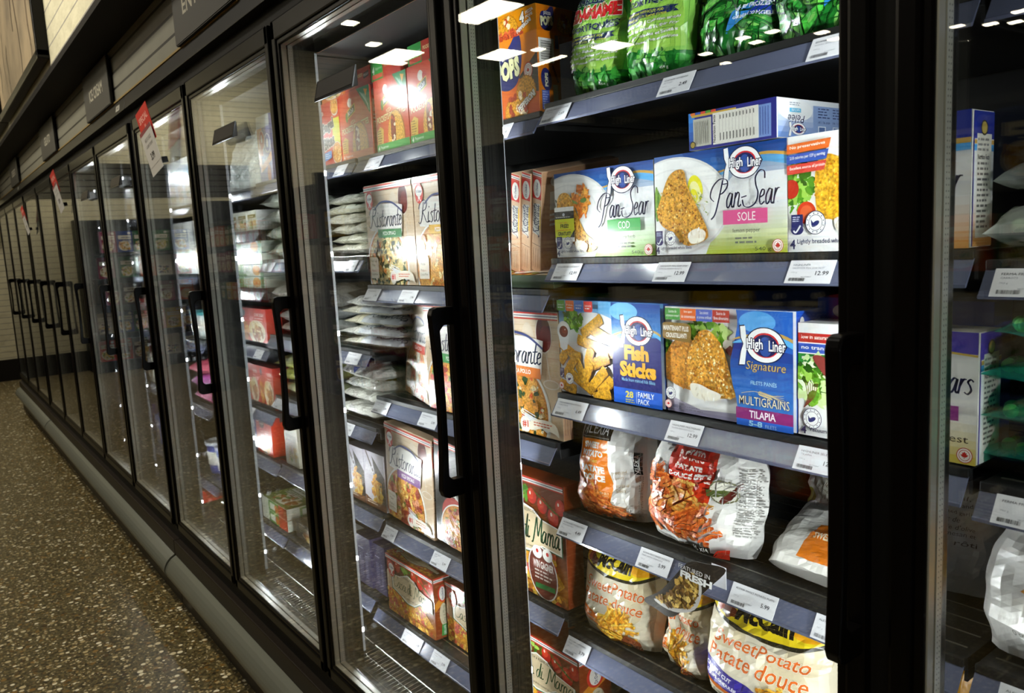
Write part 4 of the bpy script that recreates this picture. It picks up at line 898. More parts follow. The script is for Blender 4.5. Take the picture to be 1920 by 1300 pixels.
def d_bagel():
    a = Art(13, 17.3, 9); a.rect(0, 0, 13, 17.3, '#cf2b1c'); a.rect(8.4, 5, 13, 12.5, '#d4d61c'); a.text('Bagel', 2.2, 8.0, 7.6, 3.8, '#1e1c1c', bold=.05, out='#f1ead0', ow=.05, rot=.18); a.text('Bites', 2.6, 4.2, 7.0, 3.4, '#1e1c1c', bold=.05, out='#f1ead0', ow=.05, rot=.18)
    pizza(a, 10.4, 3.0, 2.9, 'funghi'); pizza(a, 10.8, 15.6, 2.2, 'funghi'); a.poly([(1.2, 1.0), (7.4, 1.9), (7.4, 3.9), (1.2, 3.4)], '#2f7cc8'); a.small_print(1.8, 3.0, 5, 3, .55, '#dfeaf4'); a.text('Pizza', .8, 13.2, 3.4, 1.6, '#f4efe4', bold=.03, rot=.3); return a
def popbadge(a, x, y, s):
    a.curve([(x-s, y-.2*s), (x-.8*s, y+.55*s), (x, y+.75*s), (x+.75*s, y+1.25*s), (x+.95*s, y+.3*s), (x+.6*s, y-.6*s), (x-.1*s, y-.85*s), (x-.8*s, y-.65*s)], '#232a6c')
    a.text('pizza', x-.45*s, y+.32*s, .95*s, .42*s, '#f4f1e4', bold=.03, shear=.1); a.text('POPS', x-.86*s, y-.52*s, 1.66*s, .78*s, '#f2efb8', bold=.07, out='#14184a', ow=.05, rot=.08)
    a.line(catmull([(x-.9*s, y-.7*s), (x-.1*s, y-1.0*s), (x+.7*s, y-.6*s)], 5), .06*s, '#e0622a')
def turnover(a, x, y, r):
    pts = [(x+r*(1+(.06 if k % 2 else -.02))*math.cos(t), y+r*(1+(.06 if k % 2 else -.02))*math.sin(t)) for k, t in enumerate([math.pi*(-.1+1.15*i/26) for i in range(27)])]
    a.poly(pts+[(x-.2*r, y-.55*r)], '#b87414'); a.add([[(x+(p[0]-x)*.94, y+(p[1]-y)*.94) for p in pts]+[(x-.15*r, y-.5*r)]], '#dc9a26', a.fm)
def d_pops():
    a = Art(18, 13.4, 2); a.rect(0, 0, 18, 13.4, '#e8820e'); a.grad([(0, 0), (18, 0), (18, 9), (0, 4)], '#e2571a', '#e8820e', 5); a.poly([(12.2, 6.6), (18, 10), (18, 3.4), (15, 4)], '#3c332e')
    a.ell(15.1, 7.3, 1.35, 1.35, '#c8452c'); a.ell(15.1, 7.3, 1.15, 1.15, '#f2e6da'); maple(a, 15.1, 7.3, .9); popbadge(a, 9.2, 8.6, 4.4)
    turnover(a, 14.2, 3.6, 3.0); turnover(a, 10.2, .8, 2.8)
    for k in range(16): a.blob(a.r.uniform(9, 14), a.r.uniform(.4, 3.6), .6, a.r.choice(('#c8502c', '#a83a20', '#f0d8b0')), .3, 8, a.fm)
    a.text('PEPPERONI', 12.0, .6, 5.6, 1.2, '#f6f1e6', bold=.05, out='#2a2420', ow=.05, rot=.45); return a
def d_popside():
    a = Art(5.4, 13.4, 2); a.rect(0, 0, 5.4, 13.4, '#e07c12'); a.rect(.2, 8.2, 4.0, 12.2, '#efece4'); a.rect(.6, 8.8, 3.6, 9, '#efece4')
    for k in range(22): a.rect(.7, 8.7+k*.14, 3.4, 8.7+k*.14+.05+.05*(k % 3 == 0), '#26221e')
    a.rect(4.3, 10.6, 5.2, 12.8, '#2c3270'); a.ell(1.8, 5.4, 1.3, 1.9, '#232a6c', .2); a.text('POPS', 2.2, 4.2, 2.3, .8, '#f2efb8', bold=.05, rot=math.pi/2); a.text('PEPPERONI', 3.2, 7.6, 3.0, .5, '#3a2a1a', rot=-1.1, bold=.03)
    a.rect(.5, .4, 2.4, 3.6, '#3c58b0'); a.small_print(.7, 3.2, 1.5, 7, .4, '#aab8e0'); a.rect(3.4, .2, 4.6, 4.6, '#c9cbb8'); return a
def d_popsmall():
    a = Art(15, 5.2, 3); a.rect(0, 0, 15, 5.2, '#e8920e'); popbadge(a, 1.0, 2.2, 2.3); turnover(a, 6.8, 1.6, 3.0)
    for k in range(26): a.blob(a.r.uniform(4.2, 11), a.r.uniform(.1, 1.6), .6, a.r.choice(('#c8502c', '#b84024', '#d8683a')), .3, 8, a.fm)
    for k in range(8): a.blob(6.6+a.r.uniform(-.8, .8), a.r.uniform(1.6, 4.2), .4, a.r.choice(('#c8502c', '#f0d8b0')), .3, 8)
    a.text('4', 10.4, 2.4, 1.3, 2.1, '#f6f1e6', bold=.06, out='#2a2420', ow=.05); a.text('PIZZA', 12.2, 3.7, 2.2, .6, '#f6f1e6', bold=.04, rot=.2); a.text('POPS', 12.2, 2.9, 2.0, .6, '#f6f1e6', bold=.04, rot=.2); a.text('PEPPERONI', 9.6, .6, 4.4, .8, '#f6f1e6', bold=.05, out='#2a2420', ow=.05, rot=.4); return a
def d_popend():
    a = Art(14, 5.2, 3); a.rect(0, 0, 14, 5.2, '#e07c12'); a.poly([(11, 0), (14, 0), (14, 5.2), (12.4, 5.2)], '#4a2f18'); popbadge(a, 3.4, 2.4, 2.5); turnover(a, 9.2, 1.4, 2.6)
    for k in range(12): a.blob(9.4+a.r.uniform(-1, 1.2), a.r.uniform(1.5, 4.4), .5, a.r.choice(('#c8502c', '#f0d8b0', '#a83a20')), .3, 8)
    return a
def d_plain(base, seed, bars=3, dark='#ffffff', W=16., H=16., pic=None):
    """small far packets: a ground, a picture patch, a title bar and rows of print"""
    a = Art(W, H, seed); a.rect(0, 0, W, H, base); r = a.r
    c = r.choice(('#d8a03a', '#b86a2a', '#7c9a3a', '#c8502c', '#e2c27a')) if not pic else pic
    a.ell(W*.55, H*.3, W*.36, H*.24, '#efe6d4'); 
    for k in range(26): a.blob(W*.55+r.uniform(-.3, .3)*W, H*.3+r.uniform(-.18, .18)*H, W*.06, c if r.random() < .6 else r.choice(('#e8c878', '#8c4a20', '#5f8a34')), .4, 7, a.fm)
    a.rect(W*.1, H*.62, W*.9, H*.80, dark); a.small_print(W*.16, H*.68, W*.6, 1, H*.09, base); a.small_print(W*.1, H*.56, W*.6, bars, H*.05, dark); a.ell(W*.2, H*.9, W*.1, H*.06, '#f2efe8'); return a
# ---------------------------------------------------------------- bags
def clear_material(name, tint, gloss=0.12, body=0.15, bodyc='#e8efe9'):
    m = bpy.data.materials.new(name); m.use_nodes = True; nt = m.node_tree; N = nt.nodes; L = nt.links
    p = N['Principled BSDF']; p.inputs['Base Color'].default_value = (*C(bodyc), 1); p.inputs['Roughness'].default_value = gloss
    t = N.new('ShaderNodeBsdfTransparent'); t.inputs[0].default_value = (*C(tint), 1)
    lw = N.new('ShaderNodeLayerWeight'); lw.inputs[0].default_value = 0.35
    mr = N.new('ShaderNodeMapRange'); mr.inputs[3].default_value = body; mr.inputs[4].default_value = 0.55; L.new(lw.outputs['Facing'], mr.inputs[0])
    mx = N.new('ShaderNodeMixShader'); L.new(mr.outputs[0], mx.inputs[0]); L.new(t.outputs[0], mx.inputs[1]); L.new(p.outputs[0], mx.inputs[2])
    tc = N.new('ShaderNodeTexCoord'); n = N.new('ShaderNodeTexNoise'); n.inputs['Scale'].default_value = 40; n.inputs['Detail'].default_value = 2; L.new(tc.outputs['Object'], n.inputs['Vector'])
    b = N.new('ShaderNodeBump'); b.inputs['Strength'].default_value = 0.6; b.inputs['Distance'].default_value = 0.008; L.new(n.outputs['Fac'], b.inputs['Height']); L.new(b.outputs[0], p.inputs['Normal'])
    L.new(mx.outputs[0], N['Material Output'].inputs['Surface']); return m
CLEAR = clear_material('clear_film', '#f4f8f6', body=.30)
TEALF = clear_material('teal_film', '#5fc9b4', body=.34, bodyc='#2fae98')
def crease(x, y, s):
    n = noise.noise(Vector((x, y, s))); return (1-min(1, abs(n)*2.2))**3
def bag(name, label, loc, w_, h, D, art=None, base='#ece9e2', seed=1, yaw=0, lean=(0, 0), wr=.010, top=.80, group=None, m=None, sealc=None, nu=20, nv=24, slump=0.0, side=None):
    m = m or FILM
    def T(u, v):
        e = max(0.0, 1-abs(2*u-1)**3.2)**.62
        g = (.42+.58*min(1, v/.14)**.7)*(1-.10*v)*max(0.0, 1-max(0, (v-.74)/.26)**1.6)
        return D/2*e*max(g, .03)
    def hw(v): return w_/2*(1-(1-top)*max(0, (v-.55)/.45)**1.3)*(.93+.07*min(1, v/.2))
    def pt(u, v, s_):
        e = max(0.0, 1-abs(2*u-1)**6)
        q = wr*(crease(u*2.6+3, v*3.1, seed*3.7+s_)*.9+.7*noise.noise(Vector((u*5, v*5, seed*1.9+s_)))+.5*crease(u*5+v*3, v*4-u*2, seed*2.3+5))*e
        x = (2*u-1)*hw(v)+wr*.8*noise.noise(Vector((v*5, seed*1.3, u)))
        return Vector((x, s_*(T(u, v)+q*(1 if s_ < 0 else .6))+slump*max(0, v-.55)**2*4*D, v*h-.004*e*(v < .02)))
    mb = MB(); G = {}
    for s_ in (-1, 1):
        g = [[pt(i/nu, j/nv, s_) for i in range(nu+1)] for j in range(nv+1)]; G[s_] = g
        vs = [p for r in g for p in r]
        fs = [t for j in range(nv) for i in range(nu) for t in (((j*(nu+1)+i), (j*(nu+1)+i+1), ((j+1)*(nu+1)+i+1)), ((j*(nu+1)+i), ((j+1)*(nu+1)+i+1), ((j+1)*(nu+1)+i)))]
        if s_ > 0: fs = [f[::-1] for f in fs]
        mb.mesh(vs, fs, m, base, True)
    for a, b in ((0, 0),):                       # close bottom and edges
        for i in range(nu): mb.face([G[-1][0][i], G[1][0][i], G[1][0][i+1], G[-1][0][i+1]], m, base)
    for i in (0, nu):
        for j in range(nv): mb.face([G[-1][j][i], G[-1][j+1][i], G[1][j+1][i], G[1][j][i]][::(1 if i == 0 else -1)], m, base, True)
    for i in range(nu): mb.face([G[-1][nv][i], G[-1][nv][i+1], G[1][nv][i+1], G[1][nv][i]], m, base)
    if art:
        art.bm = FILM; art.it = [(p, c, FOODF if mm is FOOD else (mm or FILM)) for p, c, mm in art.it]
        art.wrap(mb, G[-1])
    if side:
        side.bm = FILM; side.wrap(mb, [[G[1][j][nu-i] for i in range(nu+1)] for j in range(nv+1)])
    o = mb.build(name, None, loc, (rad(lean[0]), rad(lean[1]), rad(yaw))); tag(o, label, 'bag', group); settle(o, loc[2])
    sb = MB(); tp = G[-1][nv]; pts = []
    n = nu
    for k in range(n+1):
        p = (G[-1][nv][k]+G[1][nv][k])/2; zz = .0025*(1 if k % 2 else -1)
        pts.append((Vector((p.x, p.y+zz*.5, p.z-.001)), Vector((p.x, p.y-zz*.5+.002, p.z+.012+.0012*(k % 2)))))
    for k in range(n): sb.face([pts[k][0], pts[k+1][0], pts[k+1][1], pts[k][1]], m, sealc or base); sb.face([pts[k][1], pts[k+1][1], pts[k+1][0]+Vector((0, .0008, 0)), pts[k][0]+Vector((0, .0008, 0))], m, sealc or base)
    sb.build('seal', o)
    return o
def pillow(name, label, loc, w_, d, t, base, seed=1, yaw=0, group=None, m=None, art=None, lumps=1.0, fill=None, tip=1.0):
    """bag lying flat: seams at the rim, lumpy above and below"""
    m = m or CRINKLE; nu, nv = 30, 22; mb = MB(); G = {}
    for s_ in (-1, 1):
        g = []
        for j in range(nv+1):
            row = []
            for i in range(nu+1):
                u, v = i/nu, j/nv; e = (max(0, 1-abs(2*u-1)**(2.2 if tip > 1 else 5))**(.8 if tip > 1 else .5))*(max(0, 1-abs(2*v-1)**4)**.55)
                q = noise.noise(Vector((u*w_*16, v*d*16, seed*2.1)))*.75*lumps+noise.noise(Vector((u*w_*45, v*d*45, seed*1.1+s_)))*.45*lumps+crease(u*5, v*5, seed*1.7+s_)*.22*lumps
                x = (u-.5)*w_*(1-.04*noise.noise(Vector((v*6, seed, 0)))); y = (v-.5)*d*(1+.05*noise.noise(Vector((u*7, seed, 3))))
                sag = -.12*t*(1-e)
                row.append(Vector((x, y, t/2+sag+s_*t/2*e*(1+(q if s_ > 0 else .55*q))*.9)))
            g.append(row)
        G[s_] = g; fs = [t for j in range(nv) for i in range(nu) for t in (((j*(nu+1)+i), (j*(nu+1)+i+1), ((j+1)*(nu+1)+i+1)), ((j*(nu+1)+i), ((j+1)*(nu+1)+i+1), ((j+1)*(nu+1)+i)))]
        mb.mesh([p for r in g for p in r], fs if s_ > 0 else [f[::-1] for f in fs], m, base, True)
    if art:
        art.bm = FILM; art.wrap(mb, G[1])
    o = mb.build(name, None, loc, (0, 0, rad(yaw))); tag(o, label, 'bag', group); settle(o, loc[2])
    if fill:
        fb = MB(); r = random.Random(seed); cols, rad_, n = fill
        for k in range(n):
            u, v = r.uniform(.02, .98), r.uniform(.04, .96); e = (max(0, 1-abs(2*u-1)**2.4)**.8)*(max(0, 1-abs(2*v-1)**2.6)**.75)
            c = r.choice(cols); hgt = t*e*.42; p = ((u-.5)*w_*.93, (v-.5)*d*.93, t/2+r.uniform(-1, 1)*max(hgt-rad_, 0))
            if e < .12: continue
            if c in ('#e8743a', '#f08a4c'):
                fb.box(p[0]-rad_, p[0]+rad_, p[1]-rad_, p[1]+rad_, p[2]-rad_*.9, p[2]+rad_*.9, CARD, c, b=.0012)
            else:
                fb.lathe([(rad_*math.sin(math.pi*q/6)+1e-5, -rad_*math.cos(math.pi*q/6)) for q in range(7)], CARD, c, 9, True, p)
        f = fb.build('contents', o); f['kind'] = 'stuff'
    return o
def fry(a, x, y, l, w_, rot, c, hi):
    ca, sa = math.cos(rot), math.sin(rot); T = lambda q: [(x+u*ca-v*sa, y+u*sa+v*ca) for u, v in q]
    a.poly(T([(-l/2, -w_/2), (l/2, -w_/2*.8), (l/2, w_/2*.8), (-l/2, w_/2)]), c, FOOD)
    a.poly(T([(-l/2, w_*.05), (l/2, w_*.05), (l/2, w_/2*.8), (-l/2, w_/2)]), hi, FOOD)
    a.poly(T([(l/2-.1*w_, -w_/2*.8), (l/2+.18*w_, -w_*.3), (l/2+.18*w_, w_*.45), (l/2-.1*w_, w_/2*.8)]), C(hi), FOOD)
def fries(a, cx, cy, rx, ry, n, cols, l=4.2, w_=.85, spread=3.1, bias=0):
    for k in range(n):
        t = a.r.uniform(0, 6.28); q = math.sqrt(a.r.random()); c = a.r.choice(cols)
        fry(a, cx+rx*q*math.cos(t), cy+ry*q*math.sin(t), l*a.r.uniform(.6, 1.15), w_*a.r.uniform(.75, 1.2), bias+a.r.uniform(-spread/2, spread/2), c[0], c[1])
SWEET = [('#c4561c', '#e0812f'), ('#b84c18', '#d8702a'), ('#d0662a', '#e89248'), ('#a84416', '#cc642a')]
YELL = [('#d08a1a', '#f0b83a'), ('#c07a18', '#e8a830'), ('#dc9a24', '#f6cc54')]
def d_alexia_sweet():
    a = Art(22, 26, 3); a.rect(0, 0, 22, 26, '#ebe9e4')
    a.poly([(1.6, 3), (11.6, 1.5), (13.6, 7), (12.0, 12), (11.8, 19.6), (2.4, 19.6), (2.0, 12)], '#ec7f16')
    a.rect(2.0, 19.4, 12.6, 24.4, '#1c1a18'); a.rect(2.4, 19.8, 12.2, 19.95, '#8f8c84')
    a.text('ALEXIA', 3.0, 20.7, 8.6, 2.7, '#efeeea', bold=.0)
    for t, x, y, w_, h, c in (('SWEET', 4.4, 17.0, 4.8, 1.7, '#f5f1e8'), ('POTATO', 3.4, 14.8, 7.0, 1.7, '#f5f1e8'), ('PATATE', 3.4, 10.8, 7.4, 1.7, '#f5f1e8'), ('DOUCE', 3.8, 8.6, 7.0, 1.7, '#f5f1e8')): a.text(t, x, y, w_, h, c, bold=.055)
    a.text('fries', 5.8, 13.3, 2.9, 1.1, '#f2d26a', shear=.15, bold=.02); a.text('frites', 5.6, 7.2, 2.9, 1.0, '#f2d26a', shear=.15, bold=.02); a.text('with SEA SALT', 8.2, 5.6, 4.0, .6, '#f3dcae', bold=.02); a.text('au SEL MARIN', 8.4, 4.8, 3.8, .6, '#f3dcae', bold=.02)
    fries(a, 5.6, 3.4, 5.6, 3.4, 44, SWEET, 6.2, 1.2, 1.5, -.55); fries(a, 2.2, 6.0, 2.0, 3.0, 14, SWEET, 5.2, 1.2, 1.0, -.9); fries(a, 12.5, 2.0, 4.0, 1.4, 12, SWEET, 5.4, 1.1, .7, -.3)
    for k, t in enumerate(('Sweet and', 'Savoury', 'Sucr\u00e9s et', 'Sal\u00e9s')): a.text(t, 13.4+.3*k, 11.2-1.25*k-(.6 if k > 1 else 0), 3.6 if k % 2 == 0 else 2.6, .95, '#b49a6c', shear=.2, rot=.15)
    a.line(catmull([(16.4, 5.4), (17.2, 3.9), (16.2, 2.3), (14.8, 1.7)], 6), .1, '#b49a6c')
    a.poly([(18.6, 12), (20.2, 12), (20.2, 17.2), (18.6, 17.4)], '#1c1a18'); a.text('ALEXIA', 19.8, 12.4, 4.4, 1.0, '#efeeea', rot=math.pi/2); a.text('SWEET POTATO frites de PATATE DOUCE', 20.2, 1.6, 10, .7, '#55504a', rot=math.pi/2)
    a.curve([(19.5, 24), (22, 24.6), (22, 21.8), (20.6, 21)], '#e07a1e'); return a
def d_alexia_spicy():
    a = Art(25, 26, 4); a.rect(0, 0, 25, 26, '#e9e7e3')
    a.grad([(6.2, 6), (11.5, 4.6), (15.5, 8.4), (17.4, 24.4), (6.6, 24.4), (6.0, 14)], '#e0481c', '#c8241c', 8)
    fries(a, 7.6, 8.0, 7.2, 6.0, 90, SWEET, 6.0, 1.3, 3.0, 1.0)
    a.grad([(6.9, 15.4), (15.9, 14.6), (17.4, 24.4), (6.6, 24.4)], '#d8341c', '#c8241c', 4)
    fries(a, 3.2, 14.6, 2.6, 2.4, 12, SWEET, 3.6, 1.3, 1.4, .6); fries(a, 11.5, 10.0, 3.4, 2.8, 14, [('#c07a2c', '#dca652')], 5.4, 1.4, 1.2, -.5); fries(a, 14.5, 6.2, 4.0, 3.2, 20, SWEET, 5.6, 1.3, 1.6, .9)
    for t, x, y, w_, h in (('SPICY SWEET', 7.6, 22.0, 9.0, 1.7), ('POTATO', 9.2, 20.0, 5.4, 1.6), ('PATATE', 8.6, 17.6, 5.2, 1.4), ('DOUCE EPIC\u00c9', 6.9, 15.7, 9.4, 1.5)): a.text(t, x, y, w_, h, '#f3ede4', bold=.05)
    a.text('fries/frites', 9.0, 14.4, 4.4, 1.0, '#efc860', shear=.15, bold=.02)
    a.ell(18.8, 14.6, 2.7, 2.7, '#6c6a4a'); a.ell(18.8, 14.6, 2.4, 2.4, '#dedbcc'); a.poly([(15.6, 13.0), (20.4, 14.0), (20.2, 15.4), (15.4, 14.4)], '#4f5a2a'); a.curve([(18.2, 12.6), (20.4, 15.6), (21.8, 17), (21.2, 15), (19.6, 12.4)], '#5a241c')
    a.small_print(21.4, 19.6, 3.4, 24, .62, '#7e7c78'); a.text('567 g', 9.0, .9, 2.2, .7, '#6d6a64'); a.small_print(3.0, 1.4, 4.0, 1, .5, '#8d8a84'); a.rect(12.6, .2, 17.0, 1.9, '#1a1816'); a.text('ALEXIA', 13.0, .55, 3.6, 1.0, '#efeeea'); a.poly([(17.4, 0), (20.6, 0), (20.8, 2.6), (18.6, 1.6)], '#d8301c'); return a
def d_mccain(kind):
    a = Art(22, 25, 5); a.rect(0, 0, 22, 25, '#e6dcc4')
    for x, y, r in ((5, 15, 3.4), (15, 9.4, 3.6), (18, 15, 3.0), (6, 4, 2.6)): a.ell(x, y, r, r*1.1, '#d9caa9', n=20)
    a.grad([(0, 18.4), (3, 17.6), (8, 16.2), (14, 16.0), (19, 17.0), (22, 18.8), (22, 25), (0, 25)], '#f0d21c', '#f4de3a', 4)
    a.curve([(0, 18.6), (5, 16.6), (11, 15.6), (17, 16.2), (22, 18.8), (22, 19.4), (17, 17.0), (11, 16.4), (5, 17.5)], '#2c2a1c'); a.curve([(14, 25), (16.5, 18.4), (22, 19.8), (23, 25)], '#f0a818'); a.curve([(0, 25), (0, 20), (2.4, 19.6), (3.0, 25)], '#f0a818')
    for x, y, r, c in ((3.6, 19.6, 1.2, '#b0401c'), (5.2, 19.0, 1.4, '#6a2c14')): a.blob(x, y, r, c, .25, 14)
    a.text('McCain', 6.4, 17.9, 9.6, 3.6, '#15130e', bold=.055, shear=.12)
    a.text('SweetPotato', 3.0, 12.0, 15.6, 2.9, '#dd6a26', bold=.01, shear=.18, out='#f4ecda', ow=.02); a.text('Patate douce', 2.0, 8.4, 16.4, 2.9, '#dd6a26', bold=.01, shear=.18, out='#f4ecda', ow=.02)
    if kind == 'plank':
        a.poly([(0, 4.0), (9, 2.2), (9, 5.0), (0, 7.4)], '#e5741e'); a.text('PLANK CUT', 1.0, 5.2, 4.2, .8, '#f3ead8', bold=.03, rot=-.15); a.text('COUPE LONGUE', 1.2, 4.0, 5.0, .7, '#f3ead8', bold=.02, rot=-.15); a.text('0 Trans Fat', 1.6, 1.6, 4.4, .7, '#6a5a3a', rot=-.12)
        fries(a, 12.6, 4.4, 4.2, 3.0, 34, YELL, 5.0, 1.05, 2.6, .6); fries(a, 11.4, 7.0, 2.0, 1.4, 8, YELL, 3.6, 1.0, 1.2, 1.3); fries(a, 11, 1.4, 3.4, 1.2, 10, YELL, 4.2, 1.0, 1.2, .1)
        a.poly([(13, .6), (18.5, 0), (18.5, 2.4), (15, 3.0)], '#7a3a1c', FOOD)
    else:
        a.poly([(0, 3.2), (13, 1.6), (11.6, 5.4), (0, 8.0)], '#3a2f94'); a.poly([(0, 2.2), (13, .4), (13, 1.7), (0, 3.3)], '#e5741e'); a.text('CRINKLE CUT', 1.0, 5.6, 6.0, .95, '#f3f0f6', bold=.03, rot=-.14); a.text('COUPE ONDUL\u00c9E', 1.2, 4.2, 6.8, .95, '#f3f0f6', bold=.03, rot=-.14); a.text('0 Trans Fat', 1.2, .7, 5.4, .8, '#5a5038', rot=-.1)
        a.grad([(12.2, 3.6), (13.2, -.5), (20.2, -.5), (21, 3.6)], '#d8961c', '#f2c23a', 4)
        for k in range(30):
            x, y, r = 16.6+a.r.uniform(-4, 4), 4.4+a.r.uniform(-2.2, 2.6), a.r.uniform(0, 3.1); c = a.r.choice(YELL)
            for q in range(6): a.ell(x+(q-2.5)*.55*math.cos(r), y+(q-2.5)*.55*math.sin(r), .34, .55, c[q % 2], r, 8, FOOD)
    return a
def d_edamame(shelled, seed):
    a = Art(17, 24, seed); W, H = a.W, a.H; a.rect(0, 0, W, H, '#1f7a2c')
    P = ['#2f9a34', '#46b23e', '#1f7a2a', '#6cc24a', '#186822', '#3aa63a']
    if shelled:
        greens(a, 8.5, 21, 9, 4.0, 60, P, 1.0); a.poly([(0, 14.8), (3, 17.4), (14.4, 19.6), (16, 16), (17, 12), (17, 4), (10, 3.4), (0, 5.2)], '#8ccb52'); a.poly([(0, 14), (4, 16.6), (13.6, 18.4), (15.2, 15), (16, 4.6), (10, 4.2), (0, 6)], '#a2d656')
        greens(a, 9, 1.8, 9, 2.6, 90, P, .8)
        a.text('SHELLED', 2.4, 18.6, 9.2, 1.7, '#1b2a54', bold=.05, shear=.1, out='#d8ecc0', ow=.03); a.text('EDAMAME', .6, 15.0, 14.6, 3.0, '#cf2026', bold=.07, shear=.1, out='#f2e9d8', ow=.045, rot=.04); a.text('\u00c9CORTIQU\u00c9ES', .3, 12.4, 14.8, 2.0, '#18244e', bold=.05, shear=.1, rot=.04, out='#c9e4a8', ow=.02)
        a.poly([(0, 9.8), (14.6, 11.0), (13.8, 11.6), (14.6, 12.2), (0, 11.8)], '#1a2656'); a.text('SOYBEANS WITHOUT POD', 2.0, 11.0, 9.4, .5, '#d9dd4a', bold=.03, rot=.04); a.text('F\u00c8VE DE SOYA SANS COSSE', 2.0, 10.25, 10.2, .5, '#d9dd4a', bold=.03, rot=.04)
        for k, t in enumerate(('Healthy Snack! / Collation sant\u00e9!', 'Great for Salads & Stir Fry', 'pour les Salades et Saut\u00e9s', 'Ready in Minutes! / Pr\u00eat en quelques', 'minutes!')): a.text(t, .5, 8.8-1.15*k, 14.4 if k < 4 else 3.6, .72, '#f0f4e6', bold=.03, shear=.2, rot=.05, out='#33521c', ow=.03)
        a.text('454 g', 11, .8, 2.2, .6, '#e6f0dc', bold=.02)
    else:
        for k in range(120): x, y, r = a.r.uniform(0, W), a.r.uniform(0, H), a.r.uniform(-.7, 1.2); c = a.r.choice(P); a.ell(x, y, 2.6, .95, '#0f4a18', r, 12, FOOD); a.ell(x, y+.1, 2.4, .72, c, r, 12, FOOD); a.ell(x+.3, y+.25, 1.0, .25, '#7cc45c', r, 8)
        a.poly([(2, 15.5), (8, 16.6), (11, 18.5), (3, 17.4)], '#d8431c'); a.text('preserved', 3.6, 16.4, 5.2, .8, '#f0d24a', bold=.03, rot=.2)
        for k, t in enumerate(('Great for Snacks!', 'Collation sant\u00e9!', 'Ready in minutes', 'Pr\u00eat en quelques minutes')): a.text(t, 2.0, 13.6-1.3*k, 8.6+.8*(k == 3), .9, '#f0f4e6', bold=.03, shear=.2, rot=.10, out='#1c4018', ow=.03)
        a.poly([(8.4, 2.6), (9.4, 6.2), (12.6, 7.0), (16.2, 10.2), (16.6, 5.6), (12.2, 5.2)], '#2f86d0'); a.poly([(12.4, 5.3), (12.8, 7.1), (16.2, 10.2), (16.6, 5.6)], '#1c3a9a'); a.text('KEEP FROZEN', 10.2, 5.9, 5.4, .75, '#eef4fa', bold=.04, rot=.16); a.text('GARDER CONGEL\u00c9', 9.6, 4.7, 6.2, .7, '#eef4fa', bold=.03, rot=.12)
    return a
def d_puffs():
    a = Art(20, 14, 5); a.rect(0, 0, 20, 14, '#e6e3dc'); a.poly([(5, 1), (20, .6), (20, 9.4), (6, 8.4)], '#e07a1a'); a.poly([(9.6, 6.4), (20, 7.6), (20, 11), (10, 9.6)], '#22201c'); a.text('ALEXIA', 11, 7.4, 7.4, 2.0, '#d8d6d0'); a.text('SWEET POTATO / Patate', 6.4, 4.9, 11, 1.1, '#f3e6cc', bold=.03); a.text('puffs', 10.2, 3.2, 3.2, .9, '#f2c65a', shear=.15); return a
def d_script():
    a = Art(20, 26, 9); a.rect(0, 0, 20, 26, '#e4e1da')
    for k, t in enumerate(('olive oil,', 'parmesan and', 'roasted garlic', 'avec de', "l'huile d'olive", 'parmesan et', 'ail r\u00f4ti')): a.text(t, 8, 18-1.5*k, 6.6 if k != 3 else 4, 1.0, '#6c5a48', shear=.2)
    a.ell(3, 6, 2, 3, '#a9b03a'); return a
def d_waffle():
    a = Art(23, 26, 13); a.rect(0, 0, 23, 26, '#e8e6e2'); a.poly([(3.4, 20), (10, 19.4), (16, 18), (23, 20), (23, 6), (15, 3.6), (8, 9), (5.6, 14)], '#d88a18', FOOD)
    fries(a, 12, 12.6, 6, 5, 40, YELL+[('#b8641a', '#d88a2c')], 6.2, 1.4, 2.0, -.9); a.ell(14, 1.8, 3, 2.2, '#7c2458'); a.text('0 trans', 4.2, 4.6, 2.6, .8, '#5a564e', rot=.2); return a

# ---------------------------------------------------------------- goods on the shelves
F = .232
carton('fish_carton', 'white cod fillet carton with a yellow FREE coupon, green COD bar', (.0045, F, 1.437), .2515, .156, .052, d_pansear('COD', '#2f9e3c', 'savoury herb', '', ('#8fc43c',), True), d_nutrition(), group='seafood cartons')
sole = carton('fish_carton', 'white lemon pepper fillet carton with a pink SOLE bar', (.2585, F, 1.437), .2465, .158, .056, d_pansear('SOLE', '#d8558c', 'lemon pepper', '', ('#b4c424',)), d_nutrition(), group='seafood cartons')
for k in range(3):
    o = carton('fish_carton', '%s lemon pepper carton stored behind the front one' % ('second', 'third', 'fourth')[k], (.2585, F+.058*(k+1), 1.437), .2465, .158, .056, None, d_nutrition(), body='#dfe3ea', group='seafood cartons')
carton('fish_carton', 'breaded fillet carton with orange, blue and red ribbons beside the sole carton', (.5065, F, 1.437), .240, .158, .056, d_haddock(), d_side('#22308c', '#2a2a82', '#d8902a'), group='seafood cartons')
carton('fish_carton', 'blue edged carton lying flat on top of the sole carton, nutrition table outwards', (.332, F, 1.597), .157, .056, .250, d_nutrition(), d_pelee(), body='#eceef0', group='seafood cartons')
carton('fish_carton', 'dark blue fish sticks family pack with golden sticks on a plate', (.0005, F, 1.177), .2685, .179, .065, d_sticks(), d_plain('#1c46a8', 3), body='#1f5fc0', group='seafood cartons')
carton('fish_carton', 'blue multigrain tilapia carton with a crusted fillet', (.2735, F, 1.177), .2445, .176, .060, d_tilapia(), d_plain('#1c46a8', 4), body='#2a62c8', group='seafood cartons')
carton('fish_carton', 'white vacuum packed fillet carton with green salad picture', (.521, F, 1.177), .239, .161, .060, d_salad(), d_side('#3c2f9a', '#4a3aa0', '#cfd8d0'), group='seafood cartons')
